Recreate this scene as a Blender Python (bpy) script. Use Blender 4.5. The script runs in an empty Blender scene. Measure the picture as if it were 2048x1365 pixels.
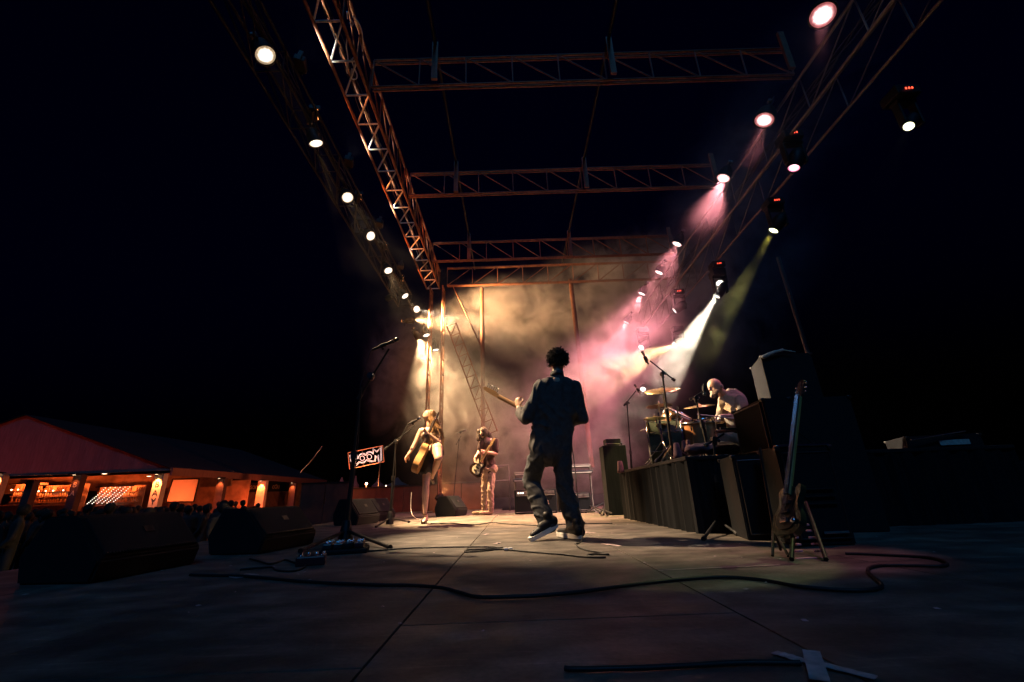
import bpy, bmesh, math, random
import numpy as np
from mathutils import Vector, Matrix, noise
random.seed(7)
R = math.radians
S = bpy.context.scene
COL = S.collection
# ------------------------------------------------------------------ camera
W_, H_, FPX = 2048.0, 1365.0, 853.0
PITCH, YAW, ROLL, CAMZ = R(19.85), R(0.4), R(2.1), 0.37
fw = Vector((math.sin(YAW)*math.cos(PITCH), math.cos(YAW)*math.cos(PITCH), math.sin(PITCH)))
rt = Vector((math.cos(YAW), -math.sin(YAW), 0)); up = rt.cross(fw)
RT = rt*math.cos(ROLL) - up*math.sin(ROLL); UP = up*math.cos(ROLL) + rt*math.sin(ROLL)
CAM = Vector((0, 0, CAMZ))
cd = bpy.data.cameras.new('camera'); cam = bpy.data.objects.new('camera', cd); COL.objects.link(cam)
cd.sensor_width = 36; cd.lens = FPX/W_*36; cd.clip_start = 0.05; cd.clip_end = 600
m = Matrix((RT, UP, -fw)).transposed().to_4x4(); m.translation = CAM
cam.matrix_world = m; S.camera = cam
# ------------------------------------------------------------------ world: night sky, faint moon
w = bpy.data.worlds.new('World'); S.world = w; w.use_nodes = True
wn = w.node_tree; bg = wn.nodes['Background']
sky = wn.nodes.new('ShaderNodeTexSky'); sky.sky_type = 'NISHITA'; sky.sun_disc = False
sky.sun_elevation = R(-4); sky.sun_rotation = R(200); sky.air_density = 1.0; sky.ozone_density = 6
tint = wn.nodes.new('ShaderNodeMix'); tint.data_type = 'RGBA'; tint.blend_type = 'MULTIPLY'; tint.inputs[0].default_value = 1
tint.inputs[7].default_value = (.20, .50, 2.0, 1); wn.links.new(sky.outputs[0], tint.inputs[6])
wn.links.new(tint.outputs[2], bg.inputs[0]); bg.inputs[1].default_value = 0.085
sd = bpy.data.lights.new('moon', 'SUN'); sd.energy = 0.36; sd.angle = R(12); sd.color = (0.08, 0.42, 1.0)
so = bpy.data.objects.new('moon', sd); COL.objects.link(so); so.rotation_euler = (R(38), R(12), R(-10))
S.view_settings.view_transform = 'Standard'; S.view_settings.look = 'None'
S.view_settings.exposure = 0; S.view_settings.gamma = 1
cy = S.cycles
cy.max_bounces = 5; cy.diffuse_bounces = 2; cy.glossy_bounces = 2; cy.transmission_bounces = 2
cy.volume_bounces = 0; cy.volume_step_rate = 0.4; cy.volume_max_steps = 256
cy.sample_clamp_indirect = 2.0; cy.sample_clamp_direct = 0; cy.use_denoising = True
cy.caustics_reflective = False; cy.caustics_refractive = False
try: cy.use_light_tree = True
except Exception: pass

# ------------------------------------------------------------------ helpers
def ray(x, y): return RT*((x-W_/2)/FPX) + UP*((H_/2-y)/FPX) + fw
def P(x, y, Y):
    d = ray(x, y); return CAM + d*(Y/d.y)
def PZ(x, y, z=0.0):
    d = ray(x, y); return CAM + d*((z-CAMZ)/d.z)
def PX(x, y, X):
    d = ray(x, y); return CAM + d*(X/d.x)

def mat(name, col, rough=0.6, metal=0.0, var=0.25, scale=8.0, emit=None, es=1.0, bump=0.0, spec=0.5, stretch=None, trans=0, rand=0):
    m = bpy.data.materials.new(name); m.use_nodes = True
    nt = m.node_tree; b = nt.nodes['Principled BSDF']
    b.inputs['Roughness'].default_value = rough; b.inputs['Metallic'].default_value = metal
    b.inputs['Specular IOR Level'].default_value = spec
    c = (*col, 1)
    tc = nt.nodes.new('ShaderNodeTexCoord'); mp = nt.nodes.new('ShaderNodeMapping')
    nt.links.new(tc.outputs['Object'], mp.inputs[0])
    if stretch: mp.inputs['Scale'].default_value = stretch
    no = nt.nodes.new('ShaderNodeTexNoise'); no.inputs['Scale'].default_value = scale; no.inputs['Detail'].default_value = 5
    nt.links.new(mp.outputs[0], no.inputs['Vector'])
    cr = nt.nodes.new('ShaderNodeMapRange'); cr.inputs[1].default_value = .3; cr.inputs[2].default_value = .7
    cr.inputs[3].default_value = 1-var; cr.inputs[4].default_value = 1+var
    nt.links.new(no.outputs[0], cr.inputs[0])
    mx = nt.nodes.new('ShaderNodeMix'); mx.data_type = 'RGBA'; mx.blend_type = 'MULTIPLY'; mx.inputs[0].default_value = 1
    mx.inputs[6].default_value = c
    nt.links.new(cr.outputs[0], mx.inputs[7])
    nt.links.new(mx.outputs[2], b.inputs['Base Color'])
    rr = nt.nodes.new('ShaderNodeMapRange'); rr.inputs[3].default_value = max(.02, rough-.12); rr.inputs[4].default_value = min(1, rough+.12)
    nt.links.new(no.outputs[0], rr.inputs[0]); nt.links.new(rr.outputs[0], b.inputs['Roughness'])
    if bump:
        bp = nt.nodes.new('ShaderNodeBump'); bp.inputs['Strength'].default_value = bump; bp.inputs['Distance'].default_value = .01
        nt.links.new(no.outputs[0], bp.inputs['Height']); nt.links.new(bp.outputs[0], b.inputs['Normal'])
    if emit:
        b.inputs['Emission Color'].default_value = (*emit, 1); b.inputs['Emission Strength'].default_value = es
        try: m.cycles.emission_sampling = 'NONE'
        except Exception: pass
    return m

M = dict(
    black=mat('black_paint', (.010, .011, .013), .55, 0, .3, 30, spec=.25),
    case=mat('black_case_vinyl', (.011, .012, .014), .6, 0, .4, 160, bump=.4, spec=.2),
    grille=mat('grille_cloth', (.012, .015, .018), .8, 0, .5, 300, bump=.5, spec=.15),
    rubber=mat('rubber', (.01, .01, .011), .6, 0, .3, 30),
    steel=mat('dark_steel', (.10, .10, .10), .35, .9, .25, 20),
    chrome=mat('chrome', (.75, .75, .74), .14, 1, .1, 20),
    alu=mat('aluminium_truss', (.20, .185, .17), .5, .35, .25, 14),
    drape=mat('black_drape', (.010, .011, .013), .9, 0, .4, 6, spec=.08, stretch=(6, 6, .4)),
    white=mat('white_plastic', (.75, .73, .70), .4, 0, .1, 12),
    cloth=mat('pale_towel', (.6, .55, .50), .9, 0, .2, 40, bump=.5),
    pinkcloth=mat('mauve_cloth', (.17, .085, .105), .9, 0, .35, 14, bump=.4),
    wood=mat('maple_neck', (.52, .33, .15), .35, 0, .2, 10, stretch=(1, 12, 12)),
    spruce=mat('spruce_wood', (.50, .28, .11), .35, 0, .25, 10, stretch=(1, 14, 14)),
    rose=mat('rosewood', (.05, .03, .02), .5, 0, .3, 20),
    sunburst=mat('dark_guitar_gloss', (.03, .015, .01), .12, 0, .3, 4),
    greeng=mat('green_guitar_gloss', (.010, .022, .013), .15, 0, .3, 4),
    cream=mat('cream_lacquer', (.6, .56, .42), .2, 0, .1, 6),
    skin=mat('skin', (.56, .34, .24), .5, 0, .12, 12),
    skinp=mat('pale_skin', (.66, .44, .33), .45, 0, .12, 12),
    hairdark=mat('dark_hair', (.010, .007, .006), .85, 0, .5, 60, bump=.6),
    hairbrown=mat('brown_hair', (.04, .022, .014), .75, 0, .5, 60, bump=.6),
    hairblond=mat('blond_hair', (.36, .21, .09), .42, 0, .4, 50, bump=.5),
    shirt=mat('dark_shirt_cotton', (.055, .052, .055), .85, 0, .35, 25, bump=.35),
    trouser=mat('dark_denim', (.035, .042, .052), .85, 0, .35, 40, bump=.35),
    maroon=mat('maroon_tee', (.045, .018, .02), .85, 0, .3, 20, bump=.3),
    chino=mat('khaki_trousers', (.38, .26, .19), .85, 0, .25, 14, bump=.4),
    suede=mat('tan_suede', (.32, .22, .14), .85, 0, .25, 30),
    linen=mat('linen_shirt', (.42, .35, .26), .85, 0, .2, 12, bump=.4),
    dress=mat('black_satin_skirt', (.015, .015, .018), .5, 0, .3, 14),
    corset=mat('patterned_bodice', (.22, .17, .13), .5, 0, .8, 60),
    sole=mat('white_rubber_sole', (.78, .76, .70), .5, 0, .1, 20),
    brass=mat('cymbal_bronze', (.72, .56, .33), .28, .9, .2, 6),
    drumwood=mat('maple_drum_shell', (.42, .20, .09), .25, 0, .25, 8),
    drumhead=mat('coated_drum_head', (.72, .70, .64), .55, 0, .12, 8),
    drumdark=mat('dark_green_shell', (.05, .07, .055), .25, 0, .3, 8),
    tent=mat('red_lit_marquee_fabric', (.26, .13, .12), .7, 0, .25, 3, stretch=(4, 4, .5), bump=.2),  # pale cloth, its red light put into the colour
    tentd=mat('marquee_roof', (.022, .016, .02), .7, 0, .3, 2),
    post=mat('pillar_wrap', (.62, .50, .42), .6, 0, .2, 4),
    postdark=mat('dark_pillar', (.10, .05, .05), .6, 0, .2, 4),
    board=mat('wall_board', (.30, .20, .16), .8, 0, .4, 2),
    screen=mat('projection_screen', (.72, .68, .64), .8, 0, .06, 3),
    ink=mat('printed_ink', (.02, .015, .015), .6),
    inklight=mat('pale_lettering', (.65, .45, .35), .6),
    bottle=mat('bottle_glass', (.35, .22, .10), .1, 0, .5, 6),
    ground=mat('trampled_ground', (.03, .028, .025), .95, 0, .5, 1.2, bump=.3),
    crowd=mat('crowd_clothes', (.02, .02, .022), .9, 0, .5, 3),
    tape=mat('gaffer_tape', (.55, .42, .42), .7, 0, .25, 40, bump=.3),
    pinkrung=mat('pink_lit_rungs', (.62, .34, .42), .5, 0, .2, 20),  # pink lamp light on the rungs put into their colour
    rust=mat('orange_lit_steel', (.21, .08, .035), .55, .15, .35, 14),  # orange light on trusses and poles put into the steel colour
    bright=mat('white_lit_aluminium', (.78, .76, .72), .35, .5, .15, 14),  # white light on the left truss struts put into a paler metal
    orneon=mat('orange_tube', (.6, .3, .2), emit=(1, .22, .06), es=.14),
    beard=mat('grey_beard', (.26, .20, .16), .8, 0, .3, 60, bump=.6),
    olive=mat('yellow_lit_neck', (.34, .31, .10), .35, 0, .2, 6),  # yellow-green light on the stand guitar neck put into its colour
    fence=mat('dark_fence_board', (.11, .035, .02), .8, 0, .4, 2),
    lens_w=mat('lens_lit_white', (.8, .8, .8), emit=(1, .96, .86), es=3),
    lens_p=mat('lens_lit_pink', (.8, .8, .8), emit=(1, .70, .66), es=3),
    lens_m=mat('lens_lit_magenta', (.8, .8, .8), emit=(1, .25, .5), es=3),
    lens_y=mat('lens_lit_yellow', (.8, .8, .8), emit=(1, 1, .62), es=3),
    lens_o=mat('lens_lit_orange', (.8, .8, .8), emit=(1, .32, .08), es=2.5),
    led=mat('red_digits', (.1, .1, .1), emit=(1, .07, .03), es=4),
    bulb=mat('bulb_glow', (.8, .8, .8), emit=(1, .62, .35), es=8),
    bulbw=mat('fairy_bulb', (.8, .8, .8), emit=(1, .80, .66), es=4),
    neon=mat('neon_tube', (.8, .8, .8), emit=(1, .80, .78), es=.75),
)

def radial_lens(m, R_, core, rim, es):
    nt = m.node_tree; b = nt.nodes['Principled BSDF']; tc = nt.nodes.new('ShaderNodeTexCoord'); sx = nt.nodes.new('ShaderNodeSeparateXYZ'); nt.links.new(tc.outputs['Object'], sx.inputs[0])
    cx_n = nt.nodes.new('ShaderNodeCombineXYZ'); nt.links.new(sx.outputs[0], cx_n.inputs[0]); nt.links.new(sx.outputs[1], cx_n.inputs[1])
    ln = nt.nodes.new('ShaderNodeVectorMath'); ln.operation = 'LENGTH'; nt.links.new(cx_n.outputs[0], ln.inputs[0])
    r = nt.nodes.new('ShaderNodeMapRange'); r.inputs[1].default_value = R_*.55; r.inputs[2].default_value = R_; r.interpolation_type = 'SMOOTHSTEP'; nt.links.new(ln.outputs['Value'], r.inputs[0])
    vo = nt.nodes.new('ShaderNodeTexVoronoi'); vo.inputs['Scale'].default_value = 4/R_; nt.links.new(cx_n.outputs[0], vo.inputs['Vector'])
    mx = nt.nodes.new('ShaderNodeMix'); mx.data_type = 'RGBA'; mx.inputs[6].default_value = (*core, 1); mx.inputs[7].default_value = (*rim, 1); nt.links.new(r.outputs[0], mx.inputs[0]); nt.links.new(mx.outputs[2], b.inputs['Emission Color'])
    st = nt.nodes.new('ShaderNodeMapRange'); st.inputs[3].default_value = es; st.inputs[4].default_value = es*.16; nt.links.new(r.outputs[0], st.inputs[0])
    v2 = nt.nodes.new('ShaderNodeMapRange'); v2.inputs[1].default_value = 0; v2.inputs[2].default_value = .7; v2.inputs[3].default_value = 1.15; v2.inputs[4].default_value = .45; nt.links.new(vo.outputs['Distance'], v2.inputs[0])
    mu = nt.nodes.new('ShaderNodeMath'); mu.operation = 'MULTIPLY'; nt.links.new(st.outputs[0], mu.inputs[0]); nt.links.new(v2.outputs[0], mu.inputs[1]); nt.links.new(mu.outputs[0], b.inputs['Emission Strength'])
radial_lens(M['lens_w'], .11, (1, .96, .88), (1, .72, .42), 4); radial_lens(M['lens_p'], .125, (1, .86, .82), (1, .24, .26), 4); radial_lens(M['lens_m'], .085, (1, .62, .75), (1, .08, .3), 4)
def add_translucent(m, f, col):
    nt = m.node_tree; b = nt.nodes['Principled BSDF']; t = nt.nodes.new('ShaderNodeBsdfTranslucent'); t.inputs[0].default_value = (*col, 1)
    x = nt.nodes.new('ShaderNodeMixShader'); x.inputs[0].default_value = f; nt.links.new(b.outputs[0], x.inputs[1]); nt.links.new(t.outputs[0], x.inputs[2]); nt.links.new(x.outputs[0], nt.nodes['Material Output'].inputs[0])
add_translucent(M['tent'], .22, (.5, .20, .16)); add_translucent(M['cymb'] if 'cymb' in M else M['tentd'], .1, (.2, .08, .08))
class MB:
    def __init__(s): s.v = []; s.f = []; s.sm = []
    def add(s, vs, fs, smooth=False):
        o = len(s.v); s.v += [tuple(v) for v in vs]; s.f += [tuple(i+o for i in f) for f in fs]; s.sm += [smooth]*len(fs)
    def box(s, c, d, rot=None, bev=0.0):
        c = Vector(c); x, y, z = d[0]/2, d[1]/2, d[2]/2
        if bev <= 0:
            vs = [Vector((i*x, j*y, k*z)) for i in (-1, 1) for j in (-1, 1) for k in (-1, 1)]
            fs = [(0, 1, 3, 2), (4, 6, 7, 5), (0, 4, 5, 1), (2, 3, 7, 6), (0, 2, 6, 4), (1, 5, 7, 3)]
        else:
            bm = bmesh.new(); bmesh.ops.create_cube(bm, size=1)
            for v in bm.verts: v.co = Vector((v.co.x*2*x, v.co.y*2*y, v.co.z*2*z))
            bmesh.ops.bevel(bm, geom=list(bm.edges), offset=bev, segments=2, affect='EDGES', profile=.5)
            bm.verts.index_update(); vs = [v.co.copy() for v in bm.verts]; fs = [tuple(v.index for v in f.verts) for f in bm.faces]; bm.free()
        if rot is not None: vs = [rot @ v for v in vs]
        s.add([v+c for v in vs], fs)
    def tube(s, pts, r, n=8, cap=True):
        pts = [Vector(p) for p in pts]; k = len(pts)
        rs = r if isinstance(r, (list, tuple)) else [r]*k
        vs = []; prev = None
        for i, p in enumerate(pts):
            t = (pts[min(i+1, k-1)]-pts[max(i-1, 0)])
            if t.length < 1e-9: t = Vector((0, 0, 1))
            t.normalize()
            if prev is None:
                a = t.orthogonal().normalized()
            else:
                a = (prev - t*prev.dot(t))
                a = a.normalized() if a.length > 1e-6 else t.orthogonal().normalized()
            prev = a; b = t.cross(a)
            for j in range(n):
                q = 2*math.pi*j/n; vs.append(p + (a*math.cos(q)+b*math.sin(q))*rs[i])
        fs = [(i*n+j, i*n+(j+1) % n, (i+1)*n+(j+1) % n, (i+1)*n+j) for i in range(k-1) for j in range(n)]
        s.add(vs, fs, True)
        if cap: s.add(vs[:n][::-1]+[], [tuple(range(n))]); s.add(vs[-n:], [tuple(range(n))])
    def lathe(s, prof, c=(0, 0, 0), axis=(0, 0, 1), n=20, closed=False):
        q = Vector((0, 0, 1)).rotation_difference(Vector(axis).normalized()); c = Vector(c); vs = []
        for r, z in prof:
            for j in range(n):
                a = 2*math.pi*j/n; vs.append(c + q @ Vector((r*math.cos(a), r*math.sin(a), z)))
        fs = [(i*n+j, i*n+(j+1) % n, (i+1)*n+(j+1) % n, (i+1)*n+j) for i in range(len(prof)-1) for j in range(n)]
        s.add(vs, fs, True)
    def prism(s, poly, z0, z1, frame=None):
        n = len(poly); fr = frame or Matrix.Identity(4)
        vs = [fr @ Vector((x, y, z0)) for x, y in poly] + [fr @ Vector((x, y, z1)) for x, y in poly]
        s.add(vs, [tuple(range(n))[::-1], tuple(range(n, 2*n))] + [(i, (i+1) % n, n+(i+1) % n, n+i) for i in range(n)])
    def quad(s, a, b, c, d): s.add([a, b, c, d], [(0, 1, 2, 3)])
    def sphere(s, c, r, n=8, sc=(1, 1, 1)):
        c = Vector(c); vs = []; 
        for i in range(n+1):
            t = math.pi*i/n
            for j in range(n*2):
                p = math.pi*j/n; vs.append(c+Vector((r*sc[0]*math.sin(t)*math.cos(p), r*sc[1]*math.sin(t)*math.sin(p), r*sc[2]*math.cos(t))))
        s.add(vs, [(i*2*n+j, (i+1)*2*n+j, (i+1)*2*n+(j+1) % (2*n), i*2*n+(j+1) % (2*n)) for i in range(n) for j in range(2*n)], True)
    def mesh(s, name, mt):
        me = bpy.data.meshes.new(name); me.from_pydata(s.v, [], s.f); me.polygons.foreach_set('use_smooth', s.sm)
        me.materials.append(mt); me.update()
        bm = bmesh.new(); bm.from_mesh(me); bmesh.ops.recalc_face_normals(bm, faces=bm.faces); bm.to_mesh(me); bm.free()
        return me
    def build(s, name, mt, parent=None, loc=None):
        o = bpy.data.objects.new(name, s.mesh(name, mt)); COL.objects.link(o)
        if loc is not None: o.location = loc
        if parent is not None: o.parent = parent
        return o

def tag(o, label=None, cat=None, group=None, kind=None):
    if label: o['label'] = label
    if cat: o['category'] = cat
    if group: o['group'] = group
    if kind: o['kind'] = kind
    return o
def thing(name, label, cat, loc=(0, 0, 0), rz=0, group=None):
    o = bpy.data.objects.new(name, None); COL.objects.link(o); o.empty_display_size = .1
    o.location = loc; o.rotation_euler = (0, 0, rz)
    return tag(o, label, cat, group)
def instance(me, name, parent=None, mw=None):
    o = bpy.data.objects.new(name, me); COL.objects.link(o); o.parent = parent
    if mw is not None: o.matrix_local = mw
    return o
def aim(o, direction, roll=0):
    o.rotation_mode = 'QUATERNION'; o.rotation_quaternion = Vector(direction).to_track_quat('-Z', 'Y')
def spot(parent, energy, col, angle, blend=.5, off=.2, radius=.06, loc=None, direction=None):
    l = bpy.data.lights.new('lamp', 'SPOT'); l.energy = energy; l.color = col; l.spot_size = R(angle); l.spot_blend = blend
    l.shadow_soft_size = radius
    o = bpy.data.objects.new('lamp_light', l); COL.objects.link(o); o.parent = parent; o.location = (0, 0, -off) if loc is None else loc
    if direction is not None: o.rotation_mode = 'QUATERNION'; o.rotation_quaternion = Vector(direction).to_track_quat('-Z', 'Y')
    return o
def point(parent, energy, col, loc, radius=.05):
    l = bpy.data.lights.new('lamp', 'POINT'); l.energy = energy; l.color = col; l.shadow_soft_size = radius
    o = bpy.data.objects.new('lamp_light', l); COL.objects.link(o); o.parent = parent; o.location = loc
    return o
def text_mesh(txt, size, mt, ext=.004):
    c = bpy.data.curves.new('t', 'FONT'); c.body = txt; c.size = size; c.extrude = ext; c.align_x = 'CENTER'; c.align_y = 'CENTER'
    o = bpy.data.objects.new('t', c); COL.objects.link(o)
    dg = bpy.context.evaluated_depsgraph_get(); me = bpy.data.meshes.new_from_object(o.evaluated_get(dg))
    bpy.data.objects.remove(o); me.materials.clear(); me.materials.append(mt); return me
def frame(o, x, y, z=None):       # matrix from origin and axes
    x = Vector(x).normalized(); y = Vector(y); y = (y-x*y.dot(x)).normalized(); z = x.cross(y)
    m = Matrix((x, y, z)).transposed().to_4x4(); m.translation = Vector(o); return m
def smooth_path(pts, k=6):
    pts = [Vector(p) for p in pts]; out = []
    for i in range(len(pts)-1):
        p0 = pts[max(i-1, 0)]; p1 = pts[i]; p2 = pts[i+1]; p3 = pts[min(i+2, len(pts)-1)]
        for j in range(k):
            t = j/k; out.append(.5*((2*p1)+(p2-p0)*t+(2*p0-5*p1+4*p2-p3)*t*t+(3*p1-p0-3*p2+p3)*t**3))
    out.append(pts[-1]); return out

# organic bodies: swept capsules fused by a voxel remesh
def caps(parts):
    mb = MB()
    for prt in parts:
        p0, p1, r0, r1 = Vector(prt[0]), Vector(prt[1]), prt[2], prt[3]
        fl = prt[4] if len(prt) > 4 else None
        d = p1-p0; L = d.length; ax = d.normalized() if L > 1e-6 else Vector((0, 0, 1))
        a = ax.orthogonal().normalized()
        if fl: 
            a = Vector(fl[0]); a = (a-ax*a.dot(ax)).normalized()
        b = ax.cross(a); n = 14; vs = []
        ks = 5
        rings = [(-math.cos(math.pi/2*i/ks)*r0, math.sin(math.pi/2*i/ks)*r0, 0) for i in range(ks)]
        rings += [(0, r0+(r1-r0)*t, L*t) for t in (0, .25, .5, .75, 1)]
        rings += [(math.sin(math.pi/2*i/ks)*r1, math.cos(math.pi/2*i/ks)*r1, L) for i in range(1, ks+1)]
        for dz, rr, base in rings:
            rr = max(rr, .0006)
            for j in range(n):
                q = 2*math.pi*j/n
                vs.append(p0+ax*(base+dz)+a*math.cos(q)*rr*(fl[1] if fl else 1)+b*math.sin(q)*rr)
        fs = [(i*n+j, i*n+(j+1) % n, (i+1)*n+(j+1) % n, (i+1)*n+j) for i in range(len(rings)-1) for j in range(n)]
        fs += [tuple(range(n))[::-1], tuple(range((len(rings)-1)*n, len(rings)*n))]
        mb.add(vs, fs, True)
    return mb
def organic(name, parts, mt, parent=None, voxel=.012, smooth=2, folds=0.0, fscale=9.0, fdir=(1, 1, .35), extra=None):
    mb = caps(parts)
    if extra: extra(mb)
    me = mb.mesh(name, mt); o = bpy.data.objects.new(name, me); COL.objects.link(o)
    r = o.modifiers.new('r', 'REMESH'); r.mode = 'VOXEL'; r.voxel_size = voxel; r.use_smooth_shade = True
    if smooth:
        s = o.modifiers.new('s', 'SMOOTH'); s.iterations = smooth; s.factor = .5
    dg = bpy.context.evaluated_depsgraph_get(); dg.update()
    new = bpy.data.meshes.new_from_object(o.evaluated_get(dg)); o.modifiers.clear()
    o.data = new; bpy.data.meshes.remove(me); new.name = name
    new.materials.clear(); new.materials.append(mt)
    if folds:
        n = len(new.vertices); co = np.empty(n*3, 'f'); no = np.empty(n*3, 'f')
        new.vertices.foreach_get('co', co); new.vertices.foreach_get('normal', no)
        co = co.reshape(-1, 3); no = no.reshape(-1, 3)
        d = np.empty(n, 'f')
        for i in range(n):
            x, y, z = co[i]
            q = noise.noise(Vector((x*2+5, y*2, z*2)))*1.3
            v = Vector((x*fscale*fdir[0]+q, y*fscale*fdir[1]+q, z*fscale*fdir[2]+q*1.5))
            a = 1-abs(noise.noise(v))*2.4; b = noise.noise(v*2.3+Vector((9, 1, 3)))
            d[i] = (a*a*(1 if a > 0 else -1)-.35)*.8+b*.35
        co += no*d[:, None]*folds
        new.vertices.foreach_set('co', co.reshape(-1)); new.update()
    new.polygons.foreach_set('use_smooth', [True]*len(new.polygons))
    o.parent = parent
    return o
def lerp(a, b, t): return Vector(a)*(1-t)+Vector(b)*t
def arm_parts(sh, el, wr, r=(.052, .042, .028)):
    return [(sh, el, r[0], r[1]), (el, lerp(el, wr, .35), r[1], r[1]*.98), (lerp(el, wr, .35), wr, r[1]*.98, r[2])]
def hand_parts(wr, d, palm, s=1.0, curl=.9):
    """wr wrist, d direction of fingers, palm: normal the fingers curl towards"""
    d = Vector(d).normalized(); pn = Vector(palm); pn = (pn-d*pn.dot(d)).normalized(); side = d.cross(pn)
    out = [(Vector(wr), Vector(wr)+d*.05*s, .028*s, .038*s, (pn, .5)), (Vector(wr)+d*.04*s, Vector(wr)+d*.085*s, .038*s, .04*s, (pn, .42))]
    for i, (o, ln) in enumerate([(-.030, .072), (-.010, .082), (.011, .076), (.031, .060)]):
        p = Vector(wr)+d*.088*s+side*o*s; dd = d.copy(); rr = .0088*s
        for k, f in enumerate((.45, .32, .23)):
            ang = curl*(.55+.35*k)
            dd = (dd*math.cos(ang)+pn*math.sin(ang)).normalized() if k or curl > .3 else dd
            q = p+dd*ln*f*s; out.append((p, q, rr, rr*.9)); p = q; rr *= .9
            pn2 = pn - dd*pn.dot(dd)
    p = Vector(wr)+d*.03*s-side*.030*s; q = p-side*.025*s+d*.03*s+pn*.02*s
    out += [(p, q, .012*s, .011*s), (q, q+d*.028*s+pn*.012*s, .0105*s, .008*s)]
    return out

# ------------------------------------------------------------------ STRUCTURE: ground, stage floor
mb = MB(); mb.quad((-260, -40, -1.3), (200, -40, -1.3), (200, 400, -1.3), (-260, 400, -1.3))
tag(mb.build('ground', M['ground']), kind='structure')
# stage floor material: worn dark phenolic plywood, per-panel tone
def floor_mat():
    m = bpy.data.materials.new('stage_plywood'); m.use_nodes = True; nt = m.node_tree; b = nt.nodes['Principled BSDF']; L = nt.links
    geo = nt.nodes.new('ShaderNodeNewGeometry'); oi = nt.nodes.new('ShaderNodeObjectInfo')
    def noi(scale, det, st=(1, 1, 1)):
        mp = nt.nodes.new('ShaderNodeMapping'); mp.inputs['Scale'].default_value = st; L.new(geo.outputs['Position'], mp.inputs[0])
        n = nt.nodes.new('ShaderNodeTexNoise'); n.inputs['Scale'].default_value = scale; n.inputs['Detail'].default_value = det
        L.new(mp.outputs[0], n.inputs['Vector']); return n.outputs[0]
    def rng(s, a, b_, c, d):
        r = nt.nodes.new('ShaderNodeMapRange'); r.inputs[1].default_value = a; r.inputs[2].default_value = b_; r.inputs[3].default_value = c; r.inputs[4].default_value = d
        L.new(s, r.inputs[0]); return r.outputs[0]
    def mul(a, b_):
        n = nt.nodes.new('ShaderNodeMath'); n.operation = 'MULTIPLY'; L.new(a, n.inputs[0]); L.new(b_, n.inputs[1]); return n.outputs[0]
    big = rng(noi(1.3, 6), .3, .7, .65, 1.35); fine = mul(rng(noi(60, 4), .25, .75, .75, 1.25), rng(noi(26, 3, (.12, 1.5, 1)), .60, .72, 1, 1.6))
    scuff = rng(noi(5, 10, (.7, 1.3, 1)), .42, .70, .75, 2.0); scuff2 = rng(noi(2.2, 9, (2.5, .4, 1)), .55, .72, 1, .6)
    v = mul(mul(mul(big, fine), mul(scuff, scuff2)), rng(oi.outputs['Random'], 0, 1, .82, 1.18))
    mx = nt.nodes.new('ShaderNodeMix'); mx.data_type = 'RGBA'; mx.blend_type = 'MULTIPLY'; mx.inputs[0].default_value = 1
    mx.inputs[6].default_value = (.088, .076, .064, 1); L.new(v, mx.inputs[7]); L.new(mx.outputs[2], b.inputs['Base Color'])
    L.new(rng(noi(3, 6), .3, .7, .45, .75), b.inputs['Roughness'])
    bp = nt.nodes.new('ShaderNodeBump'); bp.inputs['Strength'].default_value = .35; bp.inputs['Distance'].default_value = .004
    L.new(noi(45, 6), bp.inputs['Height']); L.new(bp.outputs[0], b.inputs['Normal'])
    return m
FM = floor_mat()
SX0, SX1, SY0, SY1 = -3.53, 8.02, -2.0, 13.0
mb = MB(); mb.box(((SX0+SX1)/2, (SY0+SY1)/2, -.67), (SX1-SX0-.05, SY1-SY0-.05, 1.24))
sf = tag(mb.build('stage_floor', M['black']), kind='structure')
PW, PL = 1.055, 2.11
mb = MB(); mb.box((0, 0, -.022), (PW-.005, PL-.005, .044), bev=.002); pme = mb.mesh('deck_panel', FM)
ncol = int(round((SX1-SX0)/PW))
for i in range(ncol):
    xc = SX0+PW*(i+.5) + (-.37-(SX0+3*PW))*1.0
    y0 = (1.20 if xc < .68 else 2.36) + (0.35 if i % 2 and xc < .5 else 0) - 2*PL
    j = 0
    while y0+PL*j < SY1-1.0:
        o = instance(pme, 'deck_panel', sf, Matrix.Translation((xc, y0+PL*(j+.5), random.uniform(-.0008, .0008)))); j += 1

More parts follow.
